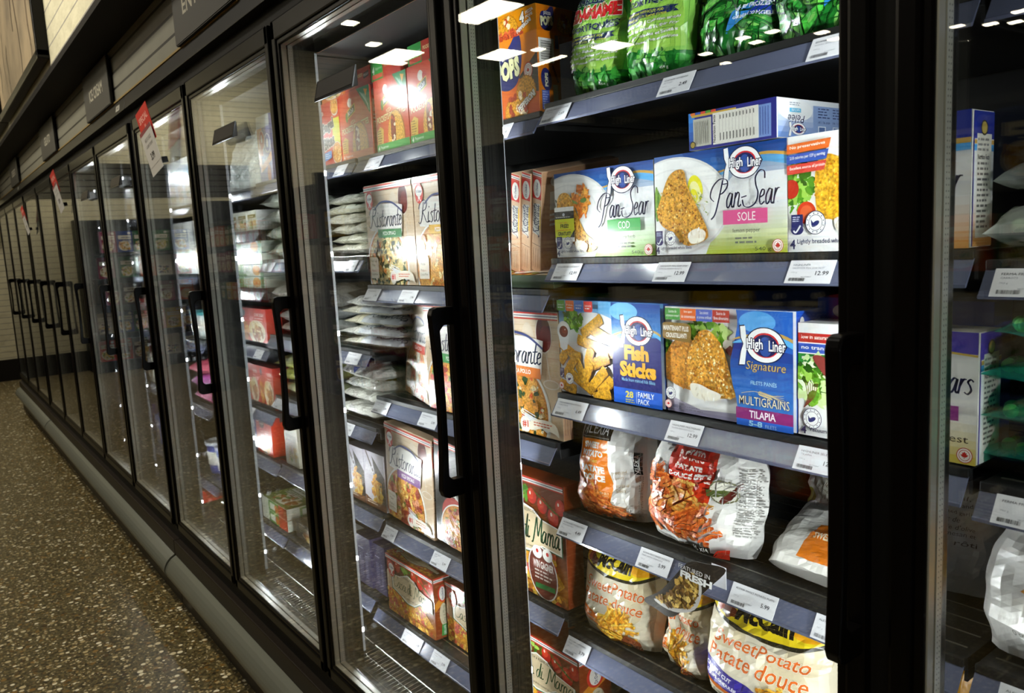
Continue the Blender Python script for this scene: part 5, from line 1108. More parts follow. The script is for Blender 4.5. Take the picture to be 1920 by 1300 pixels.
carton('fish_carton', 'blue carton standing behind the salad picture carton', (.505, F+.075, 1.177), .24, .19, .055, d_plain('#1a3f9c', 8), None, body='#1a3f9c', group='seafood cartons')
carton('snack_carton', 'red and orange carton far back on the second shelf behind the sole cartons', (.30, .50, 1.437), .26, .20, .06, d_plain('#b8281c', 5, pic='#e8822a'), None, body='#c8431c')
# edamame bags on the top shelf
bag('bean_bag', 'shelled edamame bag, leftmost green bag beside the orange turnover cartons', (.098, .275, 1.723), .138, .185, .065, d_edamame(True, 3), '#2a8a34', 3, 4, (-3, 5), .006, .86, 'green edamame bags')
bag('bean_bag', 'shelled edamame bag, second from the turnover cartons, its corner curling', (.238, .275, 1.723), .138, .200, .065, d_edamame(True, 6), '#2a9a34', 6, 2, (-3, 5), .006, .88, 'green edamame bags')
bag('bean_bag', 'shelled edamame bag pushed back between the shelled and the pod bags', (.315, .345, 1.723), .145, .21, .05, d_edamame(True, 8), '#1c6a28', 8, 2, (-3, 4), .006, .88, 'green edamame bags')
bag('bean_bag', 'edamame pod bag with a blue ribbon, third in the front row', (.388, .287, 1.723), .155, .21, .065, d_edamame(False, 4), '#1f7a2c', 4, -2, (-4, 9), .007, .88, 'green edamame bags')
bag('bean_bag', 'edamame pod bag at the right end by the 500 gram tag', (.556, .275, 1.723), .176, .21, .065, d_edamame(False, 5), '#1f7a2c', 5, 0, (-3, 4), .007, .9, 'green edamame bags')
# fry bags
bag('fry_bag', 'white bag with orange SWEET POTATO panel and black nameplate', (.104, .272, .9345), .186, .193, .085, d_alexia_sweet(), '#e9e7e1', 11, 6, (-7, -2), .006, .86, 'white fry bags')
bag('fry_bag', 'white bag with red SPICY SWEET POTATO panel slumping off the shelf', (.312, .270, .9345), .214, .193, .10, d_alexia_spicy(), '#e7e5e1', 12, 8, (-7, 3), .009, .84, 'white fry bags')
bag('fry_bag', 'white bag standing behind the spicy sweet potato bag', (.455, .455, .9345), .17, .195, .07, d_script(), '#dcdad4', 13, -25, (-6, 4), .010, .84, 'white fry bags')
bag('fry_bag', 'white and orange puffs bag lying down at the right of the shelf', (.545, .262, .9360), .20, .130, .05, d_puffs(), '#dedbd4', 14, 4, (-62, 2), .006, .95, 'white fry bags')
bag('fry_bag', 'cream plank cut bag with orange band, left of the FRESH talker', (.106, .273, .6855), .198, .193, .085, d_mccain('plank'), '#e4d9c0', 15, 5, (-7, 0), .006, .9, 'cream sweet potato bags')
bag('fry_bag', 'cream bag half hidden under the FRESH talker', (.268, .292, .6855), .118, .196, .09, d_mccain('plank'), '#e4d9c0', 16, -12, (-4, 4), .013, .86, 'cream sweet potato bags')
bag('fry_bag', 'cream crinkle cut bag with a purple band', (.438, .272, .6855), .235, .206, .10, d_mccain('crinkle'), '#e2d7be', 17, 6, (-7, 2), .008, .86, 'cream sweet potato bags')
bag('fry_bag', 'cream bag at the shelf end behind the near door handle', (.655, .300, .6855), .15, .20, .09, d_mccain('plank'), '#e2d7be', 18, -14, (-6, 4), .011, .86, 'cream sweet potato bags')
bag('fry_bag', 'yellow and orange bag on the bottom shelf at the lower picture edge', (.235, .300, .433), .24, .192, .10, d_plain('#e0a02a', 6, dark='#d8641c', W=22, H=24), '#e0a830', 19, 0, (-12, 0), .011, .8)
bag('fry_bag', 'white bag with brown script beside the near mullion', (.655, .400, .9345), .165, .19, .06, d_script(), '#dfdcd6', 20, 10, (-8, 0), .011, .86, 'white fry bags')
# second bay, seen through both doors
carton('snack_carton', 'tall orange turnover carton with a blue badge and barcode side', (-.212, F, 1.713), .184, .152, .056, d_pops(), d_popside(), body='#e07c12')
carton('snack_carton', 'small orange turnover carton lying on the tall one', (-.192, F+.002, 1.866), .148, .052, .115, d_popsmall(), d_popend(), body='#e8920e', yaw=5)
for nm, x, y, k, sd in (('three-box row of pizza cartons leaning like books, leftmost', -.133, .25, 'funghi', 1), ('middle pizza carton of the three leaning like books', -.101, .252, 'funghi', 2), ('rightmost pizza carton of the three leaning like books', -.069, .254, 'funghi', 3)):
    carton('pizza_box', nm.replace('three-box row of pizza cartons leaning like books, leftmost', 'leftmost pizza carton of the three leaning like books'), (x-.035, y, 1.406), .027, .205, .20, d_spine(), d_plain('#b48a68', sd, dark='#d9d4ce', pic='#e0862c'), body='#d8b492', lean=(9, 17), group='thin crust pizza boxes')
carton('pizza_box', 'pizza box lying flat, its picture up, under the leaning ones', (-.262, F, 1.377), .252, .026, .254, None, None, d_ristorante('PEPPERONI PESTO', '#2c5a34', 'spec', 12), body='#3c4a34', lean=(9, 0), group='thin crust pizza boxes')
carton('pizza_box', 'pizza box with orange PIZZA POLLO bar', (-.256, F, 1.073), .254, .258, .026, d_ristorante('PIZZA POLLO', '#e07a2c', 'pollo', 5), d_spine(), body='#dcbd9a', group='thin crust pizza boxes')
carton('pizza_box', 'pizza box with green PIZZA SPINACI bar', (-.779, F, 1.377), .250, .26, .026, d_ristorante('PIZZA SPINACI', '#2a7a3c', 'spin', 6), d_spine(), body='#dcbd9a', group='thin crust pizza boxes')
carton('pizza_box', 'pizza box with a yellow bar beside the spinach one', (-.524, F, 1.377), .250, .26, .026, d_ristorante('PIZZA FUNGHI', '#e2b01c', 'funghi', 7), d_spine(), body='#dcbd9a', group='thin crust pizza boxes')
carton('pizza_box', 'tilted pizza box with red PIZZA MOZZARELLA bar', (-.760, .302, 1.073), .252, .258, .026, d_ristorante('PIZZA MOZZARELLA', '#d8402c', 'mozz', 8), d_spine(), body='#dcbd9a', yaw=-15.8, lean=(-6.5, 0), group='thin crust pizza boxes')
carton('pizza_box', 'pizza box with a green bar behind the second handle', (-.512, F, 1.073), .250, .258, .026, d_ristorante('PIZZA VEGETALE', '#2f9a4a', 'tomato', 9), d_spine(), body='#dcbd9a', group='thin crust pizza boxes')
carton('pizza_box', 'pizza box with purple PIZZA SPECIALE bar', (-.781, F, .716), .246, .268, .028, d_ristorante('PIZZA SPECIALE', '#7a3f8a', 'spec', 10), d_spine(), body='#dcbd9a', lean=(0, 3.5), group='thin crust pizza boxes')
def d_blackpizza():
    a = Art(20, 27, 3); a.rect(0, 0, 20, 27, '#1b1a19'); a.grad([(0, 0), (20, 0), (20, 14), (0, 14)], '#2a2928', '#1b1a19', 3); stripes(a, 25.4, 1.4); oetker(a, 3.2, 22.8, 2.3); a.text('PAN', 3.6, 12.5, 7.5, 3.6, '#dcdcd8', bold=.05); a.ell(6.8, 8.4, 4.4, 4.8, '#b84440'); pizza(a, 9, 5, 6.8, 'spec'); a.text('crispy', 2.6, 1.9, 4.4, 1.3, '#e4e2dc', shear=.2); a.text('garniture', 1.0, .4, 6.2, 1.1, '#e4e2dc', shear=.2); return a
carton('pizza_box', 'black pan pizza box beside the purple bar one', (-.520, F, .716), .250, .268, .04, d_blackpizza(), None, body='#1c1b1a', lean=(0, 3), group='thin crust pizza boxes')
carton('pizza_box', 'red rising crust pizza box, upper one by the first handle post', (-.272, F, .716), .262, .262, .046, d_football(d_casa(), 18.0, 5.6, 4.4), None, body='#8a3a16', group='rising crust pizza boxes')
carton('pizza_box', 'red rising crust pizza box, lower one by the first handle post', (-.250, F, .433), .262, .182, .09, d_casa(25.4, 18, 5), d_casaside(), body='#8a3a16', group='rising crust pizza boxes')
carton('pizza_box', 'red deluxe rising crust pizza box on the bottom shelf', (-.818, F, .433), .258, .172, .052, d_casa(25.4, 17.2, 6), d_casaside(), d_casa(25.4, 8, 7), body='#8a3a16', group='rising crust pizza boxes')
carton('pizza_box', 'rising crust pizza box partly hidden right of the deluxe one', (-.545, F+.03, .433), .258, .165, .052, d_casa(25.4, 17.2, 8), None, body='#7a3014', group='rising crust pizza boxes')
for k, (x, w_, st, lb) in enumerate(((-.892, .182, '#e8702a', 'red pizza pocket carton with an orange strip'), (-.686, .166, '#2c9a3c', 'red pizza pocket carton with a green strip, in the middle'), (-.515, .166, '#2c9a3c', 'red pizza pocket carton beside the second door post'))):
    carton('snack_carton', lb, (x, F, 1.714), w_, .176, .06, d_pocket(st, 30+k), d_plain('#d8502c', 7), body='#c8371f', group='red pizza pocket cartons')
for k, (x, st, lb) in enumerate(((-.855, '#b82c1a', 'small red carton lying on the orange strip carton'), (-.700, '#2c9a3c', 'small green and red carton lying on the middle pocket carton'), (-.512, '#2c9a3c', 'small green and red carton lying beside the second door post'))):
    carton('snack_carton', lb, (x, F+.004, 1.8915), .150, .046, .12, d_pockettop(st, 3+k), d_plain('#b82c1a', 7), body='#b02a18', group='red pizza pocket cartons')
carton('snack_carton', 'orange carton lying at the left end above the bagel carton', (-1.02, F+.01, 1.890), .14, .04, .12, d_plain('#e0761a', 5), None, body='#e0761a')
carton('snack_carton', 'red bagel bites carton with yellow burst', (-1.030, F, 1.714), .132, .172, .055, d_bagel(), d_plain('#c8341c', 8), body='#cf2b1c')
# dumpling bags in the third bay
r_ = random.Random(5)
POSN = ('lowest', 'second', 'third', 'fourth', 'fifth', 'topmost')
def stack(x, y, z, n, w_, d, t, cols, what, grp, fn=None, jit=.014):
    for k in range(n):
        pillow('dumpling_bag', '%s %s' % (POSN[k if k < n-1 else 5], what), (x+r_.uniform(-jit, jit), y+r_.uniform(0, jit), z+k*t*.93), w_*r_.uniform(.96, 1.04), d, t, cols[k % len(cols)], int(z*100)+k*7, r_.uniform(-5, 5), grp, art=fn(k) if fn else None)
def d_dots(k):
    a = Art(27, 20, k); a.rect(9, 0, 27, 6.4, '#c9ced8'); a.rect(9, 5.8, 27, 6.3, '#3a4f9a'); a.line([(0, 3), (8, 4.5), (9, 8)], .3, '#3a4a86')
    for q in range(9): a.ell(10.4+q*1.9, 3.0, .8, 1.0, '#4a5468', 0, 12); a.ell(10.4+q*1.9, 3.0, .5, .7, '#c9ced8', 0, 12)
    a.curve([(11, 10), (16, 6.6), (20, 9), (18, 9.6), (15, 8)], '#8a5428'); return a
def d_meat(k):
    a = Art(27, 20, k)
    if k > 3: a.rect(14, 0, 27, 7, '#cfd2c4'); a.text('MEAT TORTELLINI', 14, 5.4, 12, 1.6, '#c0302a', bold=.03); a.rect(17, 1, 26, 4.4, '#3c5a3a'); a.rect(17.4, 1.4, 26, 4.0, '#d9dccf')
    return a
stack(-.925, .345, 1.455, 6, .285, .21, .031, ['#eeeada', '#e6e4d0', '#f0eee0'], 'clear bag of white dumplings in the stack left of the spinach pizza', 'stacked dumpling bags, upper shelf', d_meat)
stack(-.850, .345, 1.194, 5, .31, .21, .030, ['#ece8d6', '#e4e4de', '#efead2'], 'clear bag with ring print in the dumpling stack left of the mozzarella pizza', 'stacked dumpling bags, middle shelf', d_dots)
def d_blue(k):
    a = Art(27, 20, k)
    if k == 3: a.poly([(0, 5), (12, 0), (16, 3), (6, 9), (0, 12)], '#2646b4'); a.text('ONION', 2.5, 4.4, 5, 1.2, '#16225c', bold=.03, rot=-.35)
    if k == 2: a.pen('Mama', 15, 4, 8, 4, '#c9a02c', pen=.3); a.line(catmull([(9, 0), (13, 4), (20, 2)], 5), .25, '#2c7a3c')
    return a
stack(-.936, .345, .978, 4, .25, .22, .041, ['#e6e5de', '#eeece2', '#e2e3dc'], 'bag in the loose white stack left of the purple bar pizza', 'loose white bags', d_blue, .03)
def d_mac():
    a = Art(12, 16, 4); a.grad([(0, 0), (12, 0), (12, 16), (0, 16)], '#d9d4dc', '#cfc9d6', 3); a.poly([(5.5, 16), (12, 11), (12, 16)], '#d8d2dc'); a.poly([(5, 15), (12, 9.5), (12, 0), (9, 0)], '#3a3432'); a.line([(1.5, 16), (6, 9.5), (6.5, 5)], .7, '#5c5048'); a.text('MAC', 1.0, 10.5, 4.6, 2.2, '#e9e5ea', bold=.05, rot=-.15); a.text('CHEESE', .8, 8, 4, 1.2, '#b9b2bf', bold=.03)
    fries(a, 6.4, 5.2, 2.6, 4.4, 26, YELL, 2.6, 1.3, 3, 1.2); greens(a, 8.4, 4.6, 1.5, 2.8, 16, ['#e9c04a', '#f2d880', '#d99a2c'], .8); a.poly([(0, 0), (12, 0), (12, 2), (5, 1.6), (0, 3)], '#7a4a24'); a.small_print(1, 1.6, 6, 2, .6, '#e8dcc8'); return a
carton('meal_carton', 'left macaroni carton under the loose white bags', (-1.036, F, .726), .118, .164, .07, d_mac(), None, body='#cfc9d2', group='macaroni cartons')
carton('meal_carton', 'right macaroni carton beside the purple bar pizza', (-.914, F, .726), .124, .166, .07, d_mac(), None, body='#cfc9d2', group='macaroni cartons')
def d_dark(): 
    a = Art(12, 15, 5); a.rect(0, 0, 12, 15, '#3a3656'); a.small_print(2, 11, 5, 1, .8, '#b8b6cc'); a.small_print(2.6, 9, 3.5, 12, .6, '#8a88a4'); a.small_print(7.4, 9, 2.5, 12, .6, '#8a88a4'); return a
carton('meal_carton', 'dark violet carton, left of the two on the bottom shelf', (-1.03, F+.006, .449), .095, .155, .12, d_dark(), None, body='#34304e', group='dark violet cartons')
carton('meal_carton', 'dark violet carton, right of the two on the bottom shelf', (-.928, F+.012, .449), .075, .150, .16, d_dark(), d_dark(), body='#34304e', group='dark violet cartons')
# bay three left part and bay four, seen through the third and fourth doors
def d_pogo():
    a = Art(12, 21.5, 6); a.rect(0, 0, 12, 21.5, '#4a5aa4'); a.rect(0, 17.6, 12, 21.5, '#b9c4c4'); a.poly([(0, 17.6), (5, 17.6), (2, 10), (3, 6), (0, 5)], '#e0822a'); a.ell(4, 13.4, 2.6, 3.4, '#f1efe6'); a.ell(4, 13.6, 2.2, 3.0, '#d8402a'); a.ell(4, 14, .8, 1.3, '#f1efe6'); a.rect(2.3, 8.6, 4.4, 12, '#d8402a'); a.ell(9, 12.2, 2.8, 3.2, '#f1efe6'); a.ell(9, 12.2, 2.4, 2.8, '#3a5ab4'); a.ell(9, 12.2, 1.0, 1.5, '#f1efe6')
    a.poly([(1, 5.4), (7, 7), (12, 9.4), (12, 6.6), (6, 4.4), (1, 3)], '#e8922a'); a.text('Original', 2.4, 5.0, 6, 1.6, '#f6e8c8', bold=.03, rot=.3); a.ell(8.6, 2.4, 1.7, 3.0, '#d86a2c'); return a
carton('snack_carton', 'blue and orange corn dog carton on the third door top shelf', (-1.540, F, 1.715), .118, .215, .08, d_pogo(), None, body='#3a4a9a')
for k in range(4):
    bag('clear_bag', ('leftmost', 'second', 'third', 'rightmost')[k]+' of four upright clear bags left of the corn dog carton', (-1.975+.112*k, .30, 1.706), .115, .19+.012*k, .05, None, '#dfe6e2', 40+k, 12, (-10, 0), .006, .9, 'upright clear bags', CRINKLE)
def d_redmeal(seed):
    a = Art(20, 14, seed); a.rect(0, 0, 20, 14, '#cf3a28'); a.ell(4, 12, 1.4, 1.4, '#4a5a6a'); a.text('CHICKEN', 12, 11, 6.5, 1.3, '#f4e4dc', bold=.03); a.small_print(12, 10, 6, 2, .9, '#f0d4c8'); a.ell(13, 5, 6, 4.6, '#efe2c0'); greens(a, 11, 6.4, 3, 2.2, 20, ['#f1e2a8', '#e2cc80'], 1.2); greens(a, 14, 4.6, 3.6, 2.8, 30, ['#8a4a1c', '#a8642a', '#c98a3c'], 1.0); greens(a, 4, 5, 3.4, 3.6, 30, ['#d8922c', '#b8641c', '#e8b84a'], 1.1); a.rect(0, 0, 20, 1.2, '#2a2220'); return a
for x, z, w_, h, sd, lb in ((-1.925, 1.140, .30, .135, 1, 'red chicken meal carton on the shelf beside the third handle'), (-1.905, .905, .14, .155, 2, 'red chicken meal carton, left of the pair under it'), (-1.762, .905, .15, .155, 3, 'red chicken meal carton, right of the pair under it')):
    carton('meal_carton', lb, (x, F, z), w_, h, .06, d_redmeal(sd), None, body='#c23424', group='red chicken meal cartons')
carton('meal_carton', 'dark blue meal carton on the lower fourth bay shelf', (-1.935, F, .716), .085, .15, .06, d_plain('#22308a', 5), None, body='#22308a')
def d_soup():
    a = Art(14, 14, 4); a.rect(0, 0, 14, 14, '#d2371e'); a.ell(5.4, 10.8, 2.2, 1.5, '#1f3a2c'); a.text('Lasagna', 3.8, 10.3, 3.2, 1.0, '#e8e0c8', bold=.02); a.ell(1.6, 12, 1, 1, '#efe2d0'); a.ell(7.5, 3.4, 4.8, 3.4, '#f0e6d2'); a.ell(6, 3.4, 2.6, 2.6, '#e8922c'); a.ell(9.4, 3.6, 2.4, 2.8, '#e8a83a'); a.small_print(8, 8.4, 4, 3, .8, '#f2d8c8'); return a
carton('meal_carton', 'red meal carton with orange dish picture on the lower shelf', (-1.845, F, .716), .165, .15, .07, d_soup(), None, body='#d2371e')
carton('meal_carton', 'white and orange carton turned back outwards beside the red one', (-1.548, F, .725), .12, .14, .07, d_plain('#d8d2bc', 6, 8, '#8a8a80'), None, body='#d8d2bc')
def d_green(seed): 
    a = Art(20, 5, seed); a.rect(0, 0, 20, 5, '#dfe8d8'); a.poly([(0, 0), (9, 0), (7, 5), (0, 5)], '#6a9a4a'); a.rect(7, 1, 13, 4, '#eef2e6'); a.small_print(7.5, 3.4, 4.6, 4, .7, '#5a8a3c'); a.ell(15.5, 2.5, 2.4, 2.2, '#e09a3a'); greens(a, 15.5, 2.5, 1.6, 1.5, 14, ['#e8b04a', '#c87a2c'], .5); a.rect(18, 0, 20, 5, '#2f7a2c'); return a
for k in range(4):
    carton('meal_carton', '%s green flat meal carton of the stack in the fourth bay' % ('lowest', 'second', 'third', 'topmost')[k], (-1.935+.006*(k % 2), F, 1.3525+.0425*k), .33, .0405, .16, d_green(k), None, body='#dfe5d6', group='green flat meal cartons')
for k in range(3):
    carton('meal_carton', ('left', 'middle', 'right')[k]+' white meal carton on the upper fourth bay shelf', (-1.93+.105*k, F, 1.559), .10, .07, .12, d_plain('#e8ead8', 4+k, 4, '#a08a3a', 12, 8), None, body='#f0f0ec', group='white meal cartons')
for k in range(4):
    pillow('vegetable_bag', '%s clear vegetable bag at the left end of the third bay' % POSN[k if k < 3 else 5], (-1.455, .33, 1.4545+.054*k), .20, .2, .055, ('#cdd2bc', '#c4ccb8', '#d4d6c8', '#c9cfc0')[k], 60+k, 6*k-8, 'clear vegetable bags', tip=1.2)
for k in range(4):
    pillow('dumpling_bag', '%s white bag in the stack beside the third handle' % POSN[k if k < 3 else 5], (-1.405, .34, 1.1935+.042*k), .25, .2, .043, ('#d9dbd6', '#cfd2d0', '#e2e2dc', '#d8d6cc')[k], 70+k, 5*k-6, 'white bags beside the third handle')
for k in range(3):
    pillow('pasta_bag', '%s pale yellow bag with blue label beside the third handle' % ('lowest', 'middle', 'topmost')[k], (-1.42, .335, .9785+.047*k), .26, .2, .046, ('#c9cf9a', '#d2d878', '#c6cf6a')[k], 80+k, 7*k-5, 'pale yellow bags', art=None if k else None)
pillow('pasta_bag', 'blue bag lying on the pale yellow bags', (-1.36, .37, 1.124), .22, .2, .020, '#2a4ab0', 84, 10)
def d_entree(k):
    a = Art(18, 4, k); a.rect(0, 0, 18, 4, '#dfe2d2'); a.rect(5, 0, 12, 4, '#5a9a3a'); a.rect(6, .8, 9.6, 3.2, '#e8e8da'); a.ell(10.6, 1.8, 1.3, 1.5, '#c8702c'); a.rect(12, 0, 18, 4, '#b8341c'); return a
for k in range(2):
    carton('meal_carton', ('lower', 'upper')[k]+' white and green tray carton on the bottom shelf through the third door', (-1.86, F, .4465+.0445*k), .26, .042, .18, d_entree(k), d_entree(k+3), d_plain('#7a8a3a', k), body='#dcdcce', group='tray cartons')
carton('meal_carton', 'dark tray carton at the left end of the third bay bottom shelf', (-1.545, F+.01, .4495), .30, .06, .18, d_plain('#4a4648', 4, 3, '#d8d0c0', 20, 6), None, d_plain('#6a5a4a', 3), body='#3c383a')
# ---------------------------------------------------------------- price tags in the rails
def price_tag(b, z, x0, x1, price, lines, label, tilt=0, base='#d9d9de', big=False):
    dy, dz = RB[0]-RA[0], RB[1]-RA[1]; n = Vector((0, dz, -dy)).normalized()   # outwards, slightly up
    if n.y > 0: n = -n
    w_ = x1-x0; m = MB(); o0 = Vector((0, RB[0], RB[1]))+n*.0022; V = Vector((0, -dy, -dz))
    O = o0+V*.03; V = V*.93; U = Vector((w_, 0, 0)); t = n*.0007
    q = [O, O+U, O+U+V, O+V]; q2 = [p+t for p in q]
    m.mesh(q+q2, [(3, 2, 1, 0), (4, 5, 6, 7), (0, 1, 5, 4), (1, 2, 6, 5), (2, 3, 7, 6), (3, 0, 4, 7)], TAGM, base)
    a = Art(w_*1000, 34.8, int(abs(x0)*999)); W = a.W; a.bm = TAGM
    a.text(lines[0], W*.09, 26.2, min(W*.84, len(lines[0])*2.9), 3.0, '#4a4a52')
    if len(lines) > 1: a.text(lines[1], W*.09, 21.6, min(W*.7, len(lines[1])*2.5), 2.5, '#8b8b92')
    a.text(lines[2] if len(lines) > 2 else '540 g', W*.09, 14.8, 9, 2.6, '#9a9aa2')
    a.text(price, W-6-19, 12.0, 19 if len(price) > 4 else 15, 6.4, '#2e2e36', bold=.012); a.text('0617758847', W*.34, 8.6, 15, 1.8, '#77777f'); a.barcode(W*.08, 3.0, min(24, W*.42), 5.0)
    a.flat(m, O+t, U, V)
    o = m.build('price_tag', None, (x0, 0, z)); 
    for v in o.data.vertices: pass
    tag(o, label, 'price tag', 'white price tags in the shelf rails'); return o
S1, S2, S3, S4, S5 = SHELVES[1][:5]
for a_ in ((1, S1, .010, .082, '2.69', ('FROZEN SHELLED EDAMAME', 'SOYBEANS', '454 g'), 'price tag reading 2.69 under the leftmost shelled bean bag'),
           (1, S1, .298, .363, '2.49', ('EDAMAME SOYBEANS', 'IN PODS', '454 g'), 'price tag reading 2.49 under the green bean bags'),
           (1, S1, .556, .625, '2.49', ('EDAMAME FROM ON', 'WHOLE EDAMAME', '500 g'), 'price tag at the right end of the green bean shelf'),
           (1, S2, .022, .094, '12.99', ('HIGHLINER PAN SEAR SELECTS', 'COD', '540 g'), 'price tag reading 12.99 under the cod carton'),
           (1, S2, .278, .345, '12.99', ('HIGHLINER PAN-SEAR SOLE', 'LEMON PEPPER FILLETS', '540 g'), 'price tag reading 12.99 under the sole carton'),
           (1, S2, .522, .590, '12.99', ('HIGHLINER', 'HADDOCK PAN SEAR FILET', '500 g'), 'price tag naming haddock, right of the sole tag'),
           (1, S3, .008, .094, '6.49', ('HIGHLINER FISH STICKS', 'FAMILY PACK', '700 g'), 'price tag reading 6.49 under the fish sticks pack'),
           (1, S3, .295, .364, '12.99', ('HIGHLINER MULTIGRAIN', 'TILAPIA BREADED FILLETS', '680 g'), 'price tag reading 12.99 under the tilapia carton'),
           (1, S3, .533, .602, '12.99', ('HIGHLINER SELECTS', 'TILAPIA', '540 g'), 'price tag under the salad picture carton by the handle'),
           (1, S4, .004, .077, '4.49', ('ALEXIA SWEET POTATO FRIES', 'WITH SEA SALT', '425 g'), 'price tag reading 4.49 under the orange panel bag'),
           (1, S4, .218, .292, '5.99', ('ALEXIA SPICY SWEET POTATO', 'FRIES WITH CHIPOTLE', '567 g'), 'price tag reading 5.99 left of the FRESH talker'),
           (1, S4, .416, .498, '5.99', ('ALEXIA SWEET POTATO PUFFS', '', '567 g'), 'price tag reading 5.99 right of the FRESH talker'),
           (1, S4, .560, .625, '5.99', ('ALEXIA ONION RINGS', '', '567 g'), 'price tag half hidden by the near door handle'),
           (1, S5, .006, .073, '3.79', ('MCCAIN SUPERFRIES', 'SWEET POTATO', '454 g'), 'price tag reading 3.79 under the plank cut bag'),
           (2, SHELVES[2][0], -.703, -.624, '3.69', ('MCCAIN PIZZA POCKETS', 'DELUXE', '400 g'), 'price tag under the middle red pocket carton'),
           (2, SHELVES[2][0], -.155, -.090, '7.19', ('PIZZA POPS', 'PEPPERONI', '400 g'), 'price tag ending in 19 under the tall orange carton'),
           (2, SHELVES[2][1], -.768, -.692, '5.99', ('RISTORANTE PIZZA', 'SPINACI', '390 g'), 'price tag under the spinach pizza box'),
           (2, SHELVES[2][1], -.579, -.500, '5.99', ('RISTORANTE PIZZA', 'FUNGHI', '365 g'), 'price tag under the yellow bar pizza box'),
           (2, SHELVES[2][2], -.768, -.685, '5.99', ('RISTORANTE PIZZA', 'MOZZARELLA', '325 g'), 'price tag under the tilted mozzarella pizza box'),
           (2, SHELVES[2][2], -.523, -.440, '5.99', ('RISTORANTE PIZZA', 'VEGETALE', '385 g'), 'price tag under the mozzarella shelf, beside the second handle'),
           (2, SHELVES[2][3], -.768, -.700, '5.99', ('RISTORANTE PIZZA', 'SPECIALE', '345 g'), 'price tag under the purple bar pizza box'),
           (2, SHELVES[2][3], -.509, -.433, '5.99', ('PAN PIZZA', 'CRISPY', '500 g'), 'price tag under the black pan pizza box'),
           (2, SHELVES[2][4], -.700, -.600, '5.99', ('CASA DI MAMA', 'DELUXE', '395 g'), 'glaring price tag under the deluxe pizza box'),
           (2, SHELVES[2][4], -.546, -.470, '5.99', ('CASA DI MAMA', 'SUPREME', '410 g'), 'price tag low by the second door post'),
           (3, SHELVES[3][0], -.894, -.826, '3.69', ('BAGEL BITES', 'CHEESE', '354 g'), 'price tag under the bagel carton'),
           (3, SHELVES[3][1], -.870, -.810, '6.99', ('MEAT TORTELLINI', '', '1 kg'), 'price tag under the upper dumpling stack'),
           (3, SHELVES[3][2], -.918, -.836, '2.99', ('POTATO DUMPLINGS', '', '907 g'), 'price tag under the ring print dumpling stack'),
           (3, SHELVES[3][3], -.989, -.917, '5.49', ('CHEESE PEROGIES', '', '1 kg'), 'price tag under the loose white bags'),
           (3, SHELVES[3][1], -1.50, -1.43, '4.99', ('MIXED VEGETABLES', '', '750 g'), 'price tag under the clear vegetable bags'),
           (3, SHELVES[3][3], -1.535, -1.455, '4.99', ('PASTA', '', '750 g'), 'price tag under the pale yellow bags'),
           (4, SHELVES[4][3], -1.70, -1.62, '3.99', ('CHICKEN MEAL', '', '300 g'), 'price tag under the upper red chicken carton'),
           (4, SHELVES[4][4], -1.86, -1.78, '3.99', ('CHICKEN MEAL', '', '300 g'), 'price tag under the pair of red chicken cartons'),
           (0, SHELVES[0][1], .782, .862, '2.99', ('FERMA FROZEN PEAS', 'CARROTS', '750 g'), 'price tag naming frozen carrots at the right picture edge'),
           (0, SHELVES[0][2], .790, .870, '2.99', ('FERMA FROZEN PEAS', '', '750 g'), 'price tag under the teal pea bags'),
           (0, SHELVES[0][3], .800, .880, '4.49', ('ALEXIA WAFFLE FRIES', 'SEASONED', '567 g'), 'price tag in the lower right picture corner')):
    price_tag(*a_)
# curved shelf talker
def talker():
    a = Art(18, 12, 3); W, H = 18, 12
    pts = [(11.4, 11.0), (14.6, 11.6), (17.9, 11.3), (15.0, 7.6), (12.4, 4.6), (9.8, 2.0), (7.2, .1), (3.6, .2), (0, .3), (4.8, 3.8), (8.0, 7.2)]
    out = catmull(pts, 4, True); s_ = .01; R_ = empty('shelf_talker', (.238, .1905, .8365)); tag(R_, 'dark FEATURED IN FRESH shelf talker with a crusted dish picture', 'sign')
    def Y(u): return -.014*(1-(u/9-1)**2)+.006
    m = MB(); n = len(out)
    # card cut in strips so that it curls
    for k in range(18):
        q = clip(list(out), k, -1, k+1, 13)
        if len(q) > 2:
            m.face([(u*s_, Y(u)-.0004, v*s_) for u, v in q], CARD, '#2a2522'); m.face([(u*s_, Y(u)+.0003, v*s_) for u, v in q][::-1], CARD, '#e6e6ea')
    b = Art(18, 12, 4); b.fm = FOOD
    dish = catmull([(3.6, 2.2), (7, 4.2), (9.6, 7.6), (11.6, 9.4), (13.2, 8.0), (13.0, 5.6), (11.4, 3.6), (8.6, 2.2)], 5, True)
    b.poly(catmull([(3.2, 1.8), (8, 1.4), (12.4, 3.2), (13.8, 6.8), (12.8, 8.2), (9, 3.6)], 5, True), '#cfcac6'); b.poly(dish, '#8a6a2c', FOOD); b.specks(dish, 150, .42, [C('#c9a04a'), C('#5c3f18'), C('#e0be6a'), C('#7a5420')], FOOD)
    b.text('FEATURED IN', 9.6, 9.75, 5.8, .75, '#e4e2e0', rot=-.10); b.text('FRESH', 9.9, 8.3, 5.8, 1.25, '#f2f1ef', bold=.05, rot=-.12)
    for k, (polys, c, mm) in enumerate(b.it):
        for p in polys:
            for j in range(18):
                q = clip(list(p), j, -1, j+1, 13)
                if len(q) > 2: m.face([(u*s_, Y(u)-.0006-1.5e-5*k, v*s_) for u, v in q], mm or CARD, c)
    m.build('card', R_)
    m = MB(); m.box(.150, .178, .006, .0066, .080, .116, CARD, '#e4e4ea'); m.build('mounting_flap', R_)
talker()
